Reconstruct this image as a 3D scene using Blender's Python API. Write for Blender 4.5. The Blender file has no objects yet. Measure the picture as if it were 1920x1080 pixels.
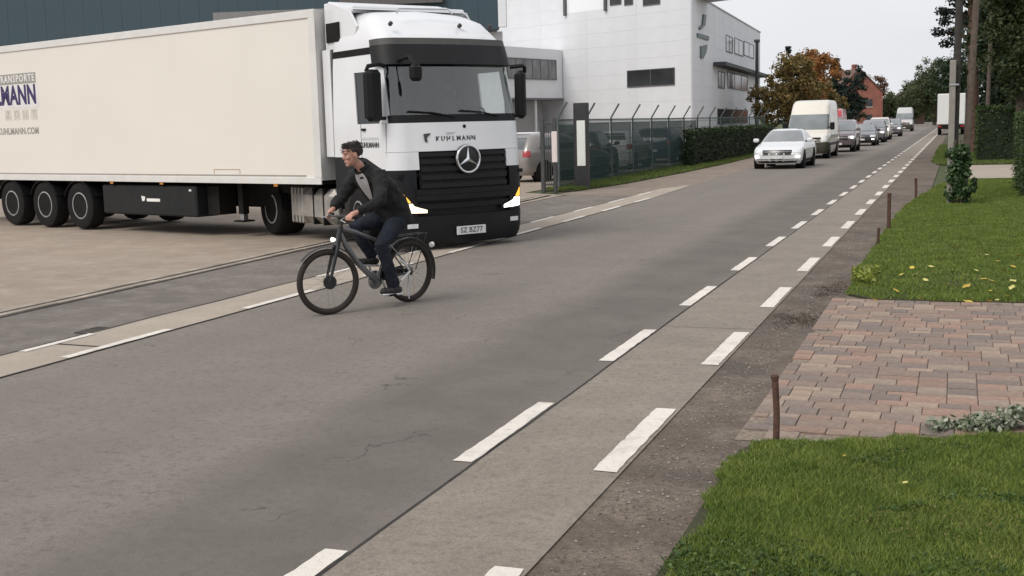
import bpy, bmesh, math, random
import numpy as np
from mathutils import Vector, Matrix, Euler
random.seed(7); rng = np.random.default_rng(11)
S = bpy.context.scene; COL = S.collection
R = math.radians
# ------------------------------------------------------------------ camera
CAM_H = 1.95; FPX = 2200.0; ROLL = R(1.5); PITCH = R(7.865); YAW = R(20.79)
_f = Vector((-math.sin(YAW)*math.cos(PITCH), math.cos(YAW)*math.cos(PITCH), -math.sin(PITCH)))
_r0 = Vector((math.cos(YAW), math.sin(YAW), 0)); _u0 = _r0.cross(_f)
_r = _r0*math.cos(ROLL) - _u0*math.sin(ROLL); _u = _u0*math.cos(ROLL) + _r0*math.sin(ROLL)
cam = bpy.data.cameras.new('camera'); camo = bpy.data.objects.new('camera', cam); COL.objects.link(camo)
m = Matrix((( _r.x, _u.x, -_f.x, 0), (_r.y, _u.y, -_f.y, 0), (_r.z, _u.z, -_f.z, CAM_H), (0,0,0,1)))
camo.matrix_world = m
cam.sensor_width = 36; cam.lens = 36*FPX/1920; cam.clip_end = 3000; cam.clip_start = .1
S.camera = camo
# ------------------------------------------------------------------ world, sun, exposure
W = bpy.data.worlds.new('World'); S.world = W; W.use_nodes = True
nt = W.node_tree; nt.nodes.clear()
SUN_EL, SUN_AZ = R(47), R(205)        # soft light from behind the camera, high cloud
sky = nt.nodes.new('ShaderNodeTexSky'); sky.sky_type = 'NISHITA'; sky.sun_disc = False
sky.sun_elevation = SUN_EL; sky.sun_rotation = SUN_AZ; sky.dust_density = 2.5; sky.air_density = 1.0
tc = nt.nodes.new('ShaderNodeTexCoord')
mp = nt.nodes.new('ShaderNodeMapping'); mp.inputs['Scale'].default_value = (1.2, 1.2, 3.5)
nz = nt.nodes.new('ShaderNodeTexNoise'); nz.inputs['Scale'].default_value = 1.6; nz.inputs['Detail'].default_value = 5
cr = nt.nodes.new('ShaderNodeValToRGB')
cr.color_ramp.elements[0].position = .30; cr.color_ramp.elements[0].color = (5.3, 5.4, 5.75, 1)
cr.color_ramp.elements[1].position = .72; cr.color_ramp.elements[1].color = (6.5, 6.5, 6.6, 1)
mx = nt.nodes.new('ShaderNodeMixRGB'); mx.inputs[0].default_value = .94
bg = nt.nodes.new('ShaderNodeBackground'); bg.inputs[1].default_value = .098
ow = nt.nodes.new('ShaderNodeOutputWorld')
L = nt.links.new
L(tc.outputs['Generated'], mp.inputs[0]); L(mp.outputs[0], nz.inputs[0]); L(nz.outputs[0], cr.inputs[0])
L(sky.outputs[0], mx.inputs[1]); L(cr.outputs[0], mx.inputs[2]); L(mx.outputs[0], bg.inputs[0]); L(bg.outputs[0], ow.inputs[0])
sl = bpy.data.lights.new('sun', 'SUN'); sl.energy = 1.5; sl.angle = R(30); sl.color = (1, .95, .88)
so = bpy.data.objects.new('sun', sl); COL.objects.link(so)
# sun_rotation 0 = +Y, clockwise seen from above
sd = Vector((math.sin(SUN_AZ)*math.cos(SUN_EL), math.cos(SUN_AZ)*math.cos(SUN_EL), math.sin(SUN_EL)))
so.rotation_euler = sd.to_track_quat('Z', 'Y').to_euler(); so.location = (0, -20, 40)
S.view_settings.view_transform = 'Standard'; S.view_settings.look = 'None'
S.view_settings.exposure = 0.55; S.view_settings.gamma = 1.0; S.view_settings.use_curve_mapping = False
S.render.engine = 'CYCLES'
# ------------------------------------------------------------------ pixels to ground
CAMP = Vector((0, 0, CAM_H))
def G(px, py, z=0.0):
    d = _f + _r*((px-960)/FPX) - _u*((py-540)/FPX)
    return CAMP + d*((z-CAM_H)/d.z)
def CW(lat, dep, z=0.0):           # metres right of / ahead of the camera, level
    return Vector((lat*math.cos(YAW)-dep*math.sin(YAW), lat*math.sin(YAW)+dep*math.cos(YAW), z))
# ------------------------------------------------------------------ materials
MATS = {}
def nodes(m): return m.node_tree.nodes, m.node_tree.links
def mat(name, col, rough=.6, metal=0.0, var=.08, scale=6.0, bump=0.0, bscale=60.0, coat=0.0, emit=None, estr=0.0, spec=.5, dirt=0.0, dirtcol=(.16,.13,.10), trans=0.0):
    if name in MATS: return MATS[name]
    m = bpy.data.materials.new(name); m.use_nodes = True; N, K = nodes(m)
    b = N['Principled BSDF']; b.inputs['Roughness'].default_value = rough; b.inputs['Metallic'].default_value = metal
    b.inputs['Specular IOR Level'].default_value = spec
    if coat: b.inputs['Coat Weight'].default_value = coat; b.inputs['Coat Roughness'].default_value = .08
    if trans: b.inputs['Transmission Weight'].default_value = trans
    t = N.new('ShaderNodeTexCoord'); n = N.new('ShaderNodeTexNoise'); n.inputs['Scale'].default_value = scale; n.inputs['Detail'].default_value = 6
    K.new(t.outputs['Object'], n.inputs['Vector'])
    r = N.new('ShaderNodeValToRGB'); e = r.color_ramp.elements
    e[0].position = .3; e[1].position = .7
    e[0].color = tuple(max(0, c*(1-var)) for c in col)+(1,); e[1].color = tuple(min(1, c*(1+var)) for c in col)+(1,)
    K.new(n.outputs[0], r.inputs[0]); out = r.outputs[0]
    if dirt:
        n3 = N.new('ShaderNodeTexNoise'); n3.inputs['Scale'].default_value = scale*.35; n3.inputs['Detail'].default_value = 8
        K.new(t.outputs['Object'], n3.inputs['Vector'])
        r3 = N.new('ShaderNodeValToRGB'); r3.color_ramp.elements[0].position = .45; r3.color_ramp.elements[1].position = .8
        r3.color_ramp.elements[1].color = (dirt, dirt, dirt, 1)
        K.new(n3.outputs[0], r3.inputs[0])
        x = N.new('ShaderNodeMixRGB'); x.inputs[2].default_value = dirtcol+(1,)
        K.new(r3.outputs[0], x.inputs[0]); K.new(out, x.inputs[1]); out = x.outputs[0]
    K.new(out, b.inputs['Base Color'])
    if bump:
        n2 = N.new('ShaderNodeTexNoise'); n2.inputs['Scale'].default_value = bscale; n2.inputs['Detail'].default_value = 5
        K.new(t.outputs['Object'], n2.inputs['Vector'])
        bp = N.new('ShaderNodeBump'); bp.inputs['Strength'].default_value = bump; bp.inputs['Distance'].default_value = .02
        K.new(n2.outputs[0], bp.inputs['Height']); K.new(bp.outputs[0], b.inputs['Normal'])
    if emit: b.inputs['Emission Color'].default_value = tuple(emit)+(1,); b.inputs['Emission Strength'].default_value = estr
    MATS[name] = m; return m
def glassmat(name, tint, refl=.9, alpha=.55, base=.05):
    if name in MATS: return MATS[name]
    m = bpy.data.materials.new(name); m.use_nodes = True; N, K = nodes(m); N.remove(N['Principled BSDF'])
    o = N['Material Output']; tr = N.new('ShaderNodeBsdfTransparent'); tr.inputs[0].default_value = tuple(tint)+(1,)
    gl = N.new('ShaderNodeBsdfGlossy'); gl.inputs['Roughness'].default_value = .03; gl.inputs[0].default_value = (refl, refl, refl, 1)
    df = N.new('ShaderNodeBsdfDiffuse'); df.inputs[0].default_value = (.012, .014, .015, 1)
    lw = N.new('ShaderNodeLayerWeight'); lw.inputs[0].default_value = .5; pw = N.new('ShaderNodeMath'); pw.operation = 'POWER'; pw.inputs[1].default_value = 4
    fr = N.new('ShaderNodeMath'); fr.operation = 'MULTIPLY_ADD'; fr.inputs[1].default_value = .9; fr.inputs[2].default_value = base; K.new(lw.outputs['Facing'], pw.inputs[0]); K.new(pw.outputs[0], fr.inputs[0])
    m1 = N.new('ShaderNodeMixShader'); m1.inputs[0].default_value = 1-alpha; m2 = N.new('ShaderNodeMixShader')
    K.new(tr.outputs[0], m1.inputs[1]); K.new(df.outputs[0], m1.inputs[2])
    K.new(fr.outputs[0], m2.inputs[0]); K.new(m1.outputs[0], m2.inputs[1]); K.new(gl.outputs[0], m2.inputs[2]); K.new(m2.outputs[0], o.inputs[0])
    MATS[name] = m; return m
def leafmat(name, c1, c2, c3=None, rough=.55, scale=.35):
    if name in MATS: return MATS[name]
    m = bpy.data.materials.new(name); m.use_nodes = True; N, K = nodes(m); b = N['Principled BSDF']; b.inputs['Roughness'].default_value = rough
    b.inputs['Specular IOR Level'].default_value = .3
    g = N.new('ShaderNodeNewGeometry'); t = N.new('ShaderNodeTexCoord'); n = N.new('ShaderNodeTexNoise'); n.inputs['Scale'].default_value = scale; n.inputs['Detail'].default_value = 3
    K.new(t.outputs['Object'], n.inputs['Vector'])
    ad = N.new('ShaderNodeMath'); ad.operation = 'MULTIPLY_ADD'; ad.inputs[1].default_value = .55; ad.inputs[2].default_value = -.02
    K.new(g.outputs['Random Per Island'], ad.inputs[0])
    a2 = N.new('ShaderNodeMath'); a2.operation = 'MULTIPLY_ADD'; a2.inputs[1].default_value = .5; K.new(n.outputs[0], a2.inputs[0]); K.new(ad.outputs[0], a2.inputs[2])
    r = N.new('ShaderNodeValToRGB'); r.color_ramp.elements[0].position = .15; r.color_ramp.elements[1].position = .62
    r.color_ramp.elements[0].color = c1+(1,); r.color_ramp.elements[1].color = c2+(1,)
    if c3: e = r.color_ramp.elements.new(.85); e.color = c3+(1,)
    K.new(a2.outputs[0], r.inputs[0]); K.new(r.outputs[0], b.inputs['Base Color'])
    tl = N.new('ShaderNodeBsdfTranslucent'); K.new(r.outputs[0], tl.inputs[0]); ms = N.new('ShaderNodeMixShader'); ms.inputs[0].default_value = .25
    o = N['Material Output']; K.new(b.outputs[0], ms.inputs[1]); K.new(tl.outputs[0], ms.inputs[2]); K.new(ms.outputs[0], o.inputs[0])
    MATS[name] = m; return m
def groundmat(name, base, dark, light, speck=.35, big=.25, bump=.35, cracks=0.0, bands=None, stain=None, rough=.88, speckscale=120.0, damp=None):
    """world-space ground: large patches, fine aggregate speckle, hairline cracks, long wheel tracks (bands = [(x, width, amount)])"""
    m = bpy.data.materials.new(name); m.use_nodes = True; N, K = nodes(m); b = N['Principled BSDF']; b.inputs['Roughness'].default_value = rough
    b.inputs['Specular IOR Level'].default_value = .35
    g = N.new('ShaderNodeNewGeometry'); P = g.outputs['Position']
    def noise(s, d=4, rg=.5, src=P):
        n = N.new('ShaderNodeTexNoise'); n.inputs['Scale'].default_value = s; n.inputs['Detail'].default_value = d; n.inputs['Roughness'].default_value = rg; K.new(src, n.inputs['Vector']); return n.outputs[0]
    def ramp(v, a, c, lo=0.0, hi=1.0):
        q = N.new('ShaderNodeMapRange'); q.inputs[1].default_value = a; q.inputs[2].default_value = c; q.inputs[3].default_value = lo; q.inputs[4].default_value = hi; K.new(v, q.inputs[0]); return q.outputs[0]
    def mixc(f, c1, c2):
        x = N.new('ShaderNodeMixRGB')
        if isinstance(f, float): x.inputs[0].default_value = f
        else: K.new(f, x.inputs[0])
        for i, c in ((1, c1), (2, c2)):
            if isinstance(c, tuple): x.inputs[i].default_value = c+(1,)
            else: K.new(c, x.inputs[i])
        return x.outputs[0]
    c = mixc(ramp(noise(.55, 6, .6), .35, .7, 0, big), base, dark)
    c = mixc(ramp(noise(2.3, 5, .6), .45, .75, 0, big*1.2), c, light)
    c = mixc(ramp(noise(speckscale, 2, .7), .52, .68, 0, speck), c, dark)
    c = mixc(ramp(noise(speckscale*.62, 2, .7), .58, .72, 0, speck*.8), c, light)
    c = mixc(ramp(noise(14, 5, .75), .5, .70, 0, speck*1.0), c, dark)
    c = mixc(ramp(noise(38, 3, .7), .54, .72, 0, speck*.9), c, dark)
    c = mixc(ramp(noise(33, 3, .7), .58, .74, 0, speck*.5), c, light)
    if bands:
        sp = N.new('ShaderNodeSeparateXYZ'); K.new(P, sp.inputs[0])
        wob = N.new('ShaderNodeMath'); wob.operation = 'MULTIPLY_ADD'; wob.inputs[1].default_value = .5; K.new(noise(.35, 3), wob.inputs[0]); K.new(sp.outputs[0], wob.inputs[2])
        for (bx, bw, amt, col) in bands:
            d = N.new('ShaderNodeMath'); d.operation = 'SUBTRACT'; d.inputs[1].default_value = bx+.25; K.new(wob.outputs[0], d.inputs[0])
            a = N.new('ShaderNodeMath'); a.operation = 'ABSOLUTE'; K.new(d.outputs[0], a.inputs[0])
            f = ramp(a.outputs[0], bw*.45, bw, amt, 0)
            mu = N.new('ShaderNodeMath'); mu.operation = 'MULTIPLY'; K.new(f, mu.inputs[0]); K.new(ramp(noise(1.1, 5, .7), .25, .6, .45, 1), mu.inputs[1])
            c = mixc(mu.outputs[0], c, col)
    if cracks:
        v = N.new('ShaderNodeTexVoronoi'); v.feature = 'DISTANCE_TO_EDGE'; v.inputs['Scale'].default_value = .9
        wv = N.new('ShaderNodeVectorMath'); wv.operation = 'ADD'
        nn = N.new('ShaderNodeTexNoise'); nn.inputs['Scale'].default_value = 2.2; nn.inputs['Detail'].default_value = 6; K.new(P, nn.inputs['Vector']); K.new(P, wv.inputs[0]); K.new(nn.outputs[1], wv.inputs[1]); K.new(wv.outputs[0], v.inputs['Vector'])
        e = ramp(v.outputs[0], .003, .012, cracks, 0)
        mu = N.new('ShaderNodeMath'); mu.operation = 'MULTIPLY'; K.new(e, mu.inputs[0]); K.new(ramp(noise(1.3, 4, .6), .54, .64), mu.inputs[1])
        c = mixc(mu.outputs[0], c, tuple(x*.35 for x in dark))
        # short scuffs
        c = mixc(ramp(noise(5.5, 8, .75), .60, .70, 0, cracks*.6), c, tuple(x*.5 for x in dark))
    if stain: c = mixc(ramp(noise(.9, 6, .65), .5, .7, 0, .8), c, stain)
    if damp: c = mixc(ramp(noise(22, 6, .8), .58, .66, 0, .75), c, damp); c = mixc(ramp(noise(4, 5, .7), .5, .75, 0, .45), c, damp)
    K.new(c, b.inputs['Base Color'])
    bp = N.new('ShaderNodeBump'); bp.inputs['Strength'].default_value = bump; bp.inputs['Distance'].default_value = .012
    K.new(noise(speckscale*.8, 3, .7), bp.inputs['Height']); K.new(bp.outputs[0], b.inputs['Normal'])
    MATS[name] = m; return m
# ------------------------------------------------------------------ mesh building
class MB:
    def __init__(s): s.v = []; s.f = []
    def add(s, vs, fs):
        o = len(s.v); s.v += [tuple(v) for v in vs]; s.f += [tuple(i+o for i in f) for f in fs]; return s
    def box(s, c, d, rot=None, M=None):
        x, y, z = (q/2 for q in d); vs = [Vector(p) for p in ((-x,-y,-z),(x,-y,-z),(x,y,-z),(-x,y,-z),(-x,-y,z),(x,-y,z),(x,y,z),(-x,y,z))]
        if rot: e = Euler(rot).to_matrix(); vs = [e@v for v in vs]
        vs = [v+Vector(c) for v in vs]
        return s.add(vs, [(0,3,2,1),(4,5,6,7),(0,1,5,4),(1,2,6,5),(2,3,7,6),(3,0,4,7)])
    def bx(s, x0, x1, y0, y1, z0, z1): return s.box(((x0+x1)/2,(y0+y1)/2,(z0+z1)/2), (abs(x1-x0),abs(y1-y0),abs(z1-z0)))
    def cbox(s, c, d, b=.02, rot=None):     # chamfered box
        x, y, z = (q/2 for q in d); b = min(b, x*.9, y*.9, z*.9); vs = []
        for sx in (-1,1):
            for sy in (-1,1):
                for sz in (-1,1):
                    vs += [Vector((sx*x, sy*(y-b), sz*(z-b))), Vector((sx*(x-b), sy*y, sz*(z-b))), Vector((sx*(x-b), sy*(y-b), sz*z))]
        I = lambda a, bb, cc, k: ((a*2+bb)*2+cc)*3+k
        F = []
        for a in (0,1): q = [I(a,0,0,0),I(a,1,0,0),I(a,1,1,0),I(a,0,1,0)]; F.append(q if a else q[::-1])
        for a in (0,1): q = [I(0,a,0,1),I(0,a,1,1),I(1,a,1,1),I(1,a,0,1)]; F.append(q if a else q[::-1])
        for a in (0,1): q = [I(0,0,a,2),I(1,0,a,2),I(1,1,a,2),I(0,1,a,2)]; F.append(q if a else q[::-1])
        for p in (0,1):
            for q in (0,1):
                F.append([I(0,p,q,1),I(1,p,q,1),I(1,p,q,2),I(0,p,q,2)]); F.append([I(p,0,q,0),I(p,1,q,0),I(p,1,q,2),I(p,0,q,2)]); F.append([I(p,q,0,0),I(p,q,1,0),I(p,q,1,1),I(p,q,0,1)])
        for a in (0,1):
            for bb in (0,1):
                for cc in (0,1): F.append([I(a,bb,cc,0),I(a,bb,cc,1),I(a,bb,cc,2)])
        if rot: e = Euler(rot).to_matrix(); vs = [e@v for v in vs]
        return s.add([v+Vector(c) for v in vs], F)
    def tube(s, pts, rad, n=10, cap=True):
        pts = [Vector(p) for p in pts]; k = len(pts); rad = rad if isinstance(rad, (list, tuple)) else [rad]*k
        o = len(s.v); up = None
        for i, p in enumerate(pts):
            d = (pts[min(i+1,k-1)]-pts[max(i-1,0)]).normalized()
            if up is None: up = d.orthogonal().normalized()
            up = (up-d*up.dot(d)); up = up.normalized() if up.length > 1e-6 else d.orthogonal().normalized()
            w = d.cross(up)
            for j in range(n): a = 2*math.pi*j/n; s.v.append(tuple(p+(up*math.cos(a)+w*math.sin(a))*rad[i]))
        for i in range(k-1):
            for j in range(n): s.f.append((o+i*n+j, o+i*n+(j+1)%n, o+(i+1)*n+(j+1)%n, o+(i+1)*n+j))
        if cap: s.f.append(tuple(o+j for j in range(n))[::-1]); s.f.append(tuple(o+(k-1)*n+j for j in range(n)))
        return s
    def lathe(s, c, axis, prof, n=24):      # prof = [(r, h)] about axis through c
        c = Vector(c); ax = Vector(axis).normalized(); u = ax.orthogonal().normalized(); w = ax.cross(u); o = len(s.v); k = len(prof)
        for r, h in prof:
            for j in range(n): a = 2*math.pi*j/n; s.v.append(tuple(c+ax*h+(u*math.cos(a)+w*math.sin(a))*r))
        for i in range(k-1):
            for j in range(n): s.f.append((o+i*n+j, o+i*n+(j+1)%n, o+(i+1)*n+(j+1)%n, o+(i+1)*n+j))
        s.f.append(tuple(o+j for j in range(n))[::-1]); s.f.append(tuple(o+(k-1)*n+j for j in range(n))); return s
    def torus(s, c, axis, Rr, r, n=32, k=8, a0=0, a1=2*math.pi):
        c = Vector(c); ax = Vector(axis).normalized(); u = ax.orthogonal().normalized(); w = ax.cross(u)
        if abs(a1-a0) < 6.28:
            return s.tube([c+(u*math.cos(a0+(a1-a0)*i/n)+w*math.sin(a0+(a1-a0)*i/n))*Rr for i in range(n+1)], r, k)
        o = len(s.v)
        for i in range(n):
            a = 2*math.pi*i/n; d = u*math.cos(a)+w*math.sin(a)
            for j in range(k): b = 2*math.pi*j/k; s.v.append(tuple(c+d*(Rr+r*math.cos(b))+ax*r*math.sin(b)))
        for i in range(n):
            for j in range(k): s.f.append((o+i*k+j, o+i*k+(j+1)%k, o+((i+1)%n)*k+(j+1)%k, o+((i+1)%n)*k+j))
        return s
    def ellipsoid(s, c, r, n=14, k=9, fn=None):
        o = len(s.v); c = Vector(c)
        for i in range(k+1):
            th = math.pi*i/k
            for j in range(n):
                a = 2*math.pi*j/n; p = Vector((math.sin(th)*math.cos(a), math.sin(th)*math.sin(a), math.cos(th)))
                if fn: p = fn(p)
                s.v.append((c.x+p.x*r[0], c.y+p.y*r[1], c.z+p.z*r[2]))
        for i in range(k):
            for j in range(n): s.f.append((o+i*n+j, o+(i+1)*n+j, o+(i+1)*n+(j+1)%n, o+i*n+(j+1)%n))
        return s
    def prism(s, poly, p0, u, w, nrm, th):  # polygon in plane (u, w) at p0, thickness th along nrm
        p0, u, w, nrm = (Vector(q) for q in (p0, u, w, nrm)); k = len(poly)
        a = [p0+u*x+w*y for x, y in poly]; b = [p+nrm*th for p in a]
        return s.add(a+b, [tuple(range(k))[::-1], tuple(range(k, 2*k))]+[(i, (i+1)%k, k+(i+1)%k, k+i) for i in range(k)])
    def grid(s, P, flip=False):             # P[i][j] points
        o = len(s.v); a, b = len(P), len(P[0])
        for row in P: s.v += [tuple(p) for p in row]
        for i in range(a-1):
            for j in range(b-1):
                q = (o+i*b+j, o+i*b+j+1, o+(i+1)*b+j+1, o+(i+1)*b+j); s.f.append(q[::-1] if flip else q)
        return s
    def slab(s, P, nrmfn, th):              # thick sheet
        Q = [[Vector(p)-nrmfn(i, j)*th for j, p in enumerate(row)] for i, row in enumerate(P)]
        s.grid(P); s.grid(Q, True); a, b = len(P), len(P[0])
        for e in ([(0, j) for j in range(b)], [(a-1, j) for j in range(b)][::-1], [(i, 0) for i in range(a)][::-1], [(i, b-1) for i in range(a)]):
            o = len(s.v)
            for i, j in e: s.v.append(tuple(P[i][j])); s.v.append(tuple(Q[i][j]))
            for k in range(len(e)-1): s.f.append((o+2*k, o+2*k+1, o+2*k+3, o+2*k+2))
        return s
    def build(s, name, material, parent=None, smooth=False, ang=40, bevel=0, **tags):
        me = bpy.data.meshes.new(name); me.from_pydata(s.v, [], s.f); me.validate(); me.materials.append(material)
        bm = bmesh.new(); bm.from_mesh(me); bmesh.ops.recalc_face_normals(bm, faces=bm.faces); bm.to_mesh(me); bm.free()
        if smooth:
            me.shade_smooth()
            try: me.set_sharp_from_angle(angle=R(ang))
            except Exception: pass
        o = bpy.data.objects.new(name, me); COL.objects.link(o)
        if parent: o.parent = parent
        if bevel:
            b = o.modifiers.new('bevel', 'BEVEL'); b.width = bevel; b.segments = 2; b.limit_method = 'ANGLE'; b.angle_limit = R(40)
        for k, v in tags.items(): o[k] = v
        return o
def npmesh(name, V, F, material, parent=None, **tags):      # fast numpy mesh; F is (n, k)
    me = bpy.data.meshes.new(name); n, k = F.shape
    me.vertices.add(len(V)); me.vertices.foreach_set('co', V.astype(np.float32).ravel())
    me.loops.add(n*k); me.loops.foreach_set('vertex_index', F.astype(np.int32).ravel())
    me.polygons.add(n); me.polygons.foreach_set('loop_start', np.arange(0, n*k, k, dtype=np.int32)); me.polygons.foreach_set('loop_total', np.full(n, k, dtype=np.int32))
    me.update(calc_edges=True); me.materials.append(material)
    o = bpy.data.objects.new(name, me); COL.objects.link(o)
    if parent: o.parent = parent
    for q, v in tags.items(): o[q] = v
    return o
def thing(name, label, cat, loc=(0,0,0), rz=0.0, group=None):
    o = bpy.data.objects.new(name, None); COL.objects.link(o); o.location = loc; o.rotation_euler = (0, 0, rz); o.empty_display_size = .2
    o['label'] = label; o['category'] = cat
    if group: o['group'] = group
    return o
def copy_tree(o, parent=None):
    c = o.copy(); COL.objects.link(c); c.parent = parent
    for ch in o.children: copy_tree(ch, c)
    return c
def text(name, body, material, parent, size, loc, rot, extrude=.003, align='CENTER', xs=1.0, bold=0.0, space=1.0):
    cu = bpy.data.curves.new(name, 'FONT'); cu.body = body; cu.size = size; cu.extrude = extrude; cu.align_x = align; cu.align_y = 'CENTER'; cu.offset = bold; cu.space_character = space; cu.resolution_u = 3
    t = bpy.data.objects.new(name+'_c', cu); COL.objects.link(t); dg = bpy.context.evaluated_depsgraph_get(); dg.update()
    me = bpy.data.meshes.new_from_object(t.evaluated_get(dg)); bpy.data.objects.remove(t); me.materials.clear(); me.materials.append(material)
    o = bpy.data.objects.new(name, me); COL.objects.link(o); o.parent = parent; o.location = loc; o.rotation_euler = rot; o.scale = (xs, 1, 1); return o
def sheet(name, pts, z, material, n=1, **tags):
    return MB().add([(x, y, z) for x, y in pts], [tuple(range(len(pts)))]).build(name, material, kind='structure', **tags)
class Shell:
    """closed body made of horizontal rings; keys = [(z, x_front, x_rear, half_width)]"""
    def __init__(s, keys, rc=.25, rr=.15, bulge=.08): s.k = keys; s.rc = rc; s.rr = rr; s.b = bulge
    def at(s, z):
        k = s.k
        if z <= k[0][0]: return k[0][1:]
        for a, b in zip(k, k[1:]):
            if z <= b[0]: t = (z-a[0])/(b[0]-a[0]); return tuple(a[i]+(b[i]-a[i])*t for i in (1, 2, 3))
        return k[-1][1:]
    def p(s, z, u):
        xf, xr, w = s.at(z); L = xf-xr; rc = min(s.rc, w*.6, L*.45); rr = min(s.rr, w*.6, L*.3); b = s.b
        left = u > 2.5 and u < 6.5
        q = u if u <= 2.5 else (5-u if u < 6.5 else u-8)       # mirrored parameter on the right half: -1.5..2.5
        yf = w-rc
        if 0 <= q <= 1: x = xr+rr+(xf-b-rc-xr-rr)*q; y = -w
        elif 1 < q <= 2:
            a = (q-1)*math.pi/2; x = xf-b-rc+rc*math.sin(a); y = -w+rc*(1-math.cos(a))
        elif q > 2: y = -yf*(1-(q-2)*2); x = xf-b*(y/yf)**2
        elif -1 <= q < 0:
            a = -q*math.pi/2; x = xr+rr-rr*math.sin(a); y = -w+rr*(1-math.cos(a))
        else: y = -(w-rr)*(1-(-1-q)*2); x = xr
        return Vector((x, -y if left else y, z))
    def n(s, z, u, e=.02):
        du = s.p(z, u+e)-s.p(z, u-e); dz = s.p(z+e, u)-s.p(z-e, u)
        v = du.cross(dz)
        return v.normalized() if v.length > 1e-9 else Vector((0, 0, 1))
    def patch(s, z0, z1, u0, u1, off=0.0, nz=4, nu=8, th=.02, mb=None, edge=None, zs=None):
        """zs: optional list of z rows; edge(u, t)->z allows sloping borders"""
        P = []; Nn = []
        for i in range(nz+1):
            row = []; nr = []
            for j in range(nu+1):
                u = u0+(u1-u0)*j/nu; a, b = (z0(u) if callable(z0) else z0), (z1(u) if callable(z1) else z1)
                z = a+(b-a)*i/nz; nn = s.n(z, u); row.append(s.p(z, u)+nn*off); nr.append(nn)
            P.append(row); Nn.append(nr)
        return (mb or MB()).slab(P, lambda i, j: Nn[i][j], th)
    def full(s, zs, mb=None, us=None):
        mb = mb or MB(); us = us or [0, .12, .25, .4, .55, .7, .85, 1, 1.25, 1.5, 1.75, 2, 2.25, 2.5, 2.75, 3, 3.25, 3.5, 3.75, 4, 4.15, 4.3, 4.45, 4.6, 4.75, 4.88, 5, 5.33, 5.66, 6, 6.5, 7, 7.33, 7.66]
        o = len(mb.v); n = len(us)
        for z in zs: mb.v += [tuple(s.p(z, u)) for u in us]
        for i in range(len(zs)-1):
            for j in range(n): mb.f.append((o+i*n+j, o+i*n+(j+1)%n, o+(i+1)*n+(j+1)%n, o+(i+1)*n+j))
        mb.f.append(tuple(o+j for j in range(n))[::-1]); mb.f.append(tuple(o+(len(zs)-1)*n+j for j in range(n))); return mb
def leaf_cloud(centers, radii, per, size, flat=.0, aspect=.6):
    """quads scattered in gaussian clumps"""
    C = np.repeat(np.asarray(centers, float), per, 0); Rr = np.repeat(np.asarray(radii, float), per, 0); n = len(C)
    d = rng.normal(0, 1, (n, 3)); d /= np.linalg.norm(d, axis=1)[:, None]; rr = rng.uniform(0, 1, n)**.45
    P = C+d*rr[:, None]*Rr
    nn = d*.7+rng.normal(0, .6, (n, 3))+np.array([0, 0, .35]); nn /= np.linalg.norm(nn, axis=1)[:, None]
    t = np.cross(nn, rng.normal(0, 1, (n, 3))); t /= np.linalg.norm(t, axis=1)[:, None]; bt = np.cross(nn, t)
    s = size*rng.uniform(.55, 1.35, n)[:, None]
    V = np.stack([P-t*s*.5, P+bt*s*aspect*.5+t*s*.05, P+t*s*.6, P-bt*s*aspect*.5+t*s*.05], 1).reshape(-1, 3)
    return V, np.arange(n*4).reshape(-1, 4)
# common materials
WHITE = mat('white_lacquer', (.72, .73, .75), .3, coat=.6, var=.03, dirt=.12, scale=2, dirtcol=(.45, .42, .38))
DARKP = mat('dark_plastic', (.007, .0075, .0085), .55, var=.2, spec=.25, dirt=.3, dirtcol=(.02, .019, .018))
BLACK = mat('black_rubber', (.008, .008, .0085), .85, var=.25, bump=.3, spec=.25, dirt=.4, dirtcol=(.028, .025, .023))
STEEL = mat('steel', (.45, .45, .46), .35, metal=.9, var=.1)
RIM = mat('rim_grey', (.36, .355, .35), .5, metal=.2, var=.25, scale=9, dirt=.7, dirtcol=(.10, .088, .075))
CHAS = mat('chassis_black', (.008, .0075, .007), .75, var=.3, spec=.25, dirt=.4, dirtcol=(.03, .024, .02))
GLASS = glassmat('car_glass', (.55, .6, .6), alpha=.5)
DGLASS = glassmat('dark_glass', (.25, .28, .3), alpha=.25, refl=.8)
LAMPG = mat('lamp_glass', (.7, .72, .74), .12, var=.05, coat=1)
LIT = mat('lit_headlamp', (.8, .8, .75), .2, emit=(1, .76, .45), estr=1.4)
LITW = mat('lit_daylamp', (.8, .8, .8), .2, emit=(1, .96, .88), estr=2.4)
AMBER = mat('lit_indicator', (.8, .4, .05), .25, emit=(1, .5, .06), estr=.9)
RED = mat('red_lens', (.35, .015, .02), .2, var=.1, coat=.8)
# ================================================================== THE SETTING
asphalt = groundmat('asphalt', (.218, .193, .168), (.112, .097, .083), (.32, .283, .24), speck=.75, big=.22, bump=.6, cracks=.6,
                    bands=[(-3.25, .95, .8, (.118, .104, .092)), (-5.2, .5, .3, (.17, .153, .138)), (-6.6, .45, .3, (.17, .153, .138))])
concp = groundmat('path_concrete', (.255, .222, .187), (.14, .118, .098), (.39, .345, .29), speck=.75, big=.3, bump=.5, cracks=.15)
concl = groundmat('path_concrete_pale', (.39, .335, .275), (.25, .213, .175), (.46, .40, .335), speck=.5, big=.5, bump=.3)
stripm = groundmat('old_asphalt', (.20, .175, .152), (.105, .092, .082), (.29, .258, .226), speck=.7, big=.7, bump=.7, cracks=.3, stain=(.12, .105, .092))
yardm = groundmat('yard_concrete', (.335, .278, .222), (.21, .17, .138), (.42, .355, .29), speck=.35, big=.6, bump=.4, cracks=.25, stain=(.285, .226, .178))
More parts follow.
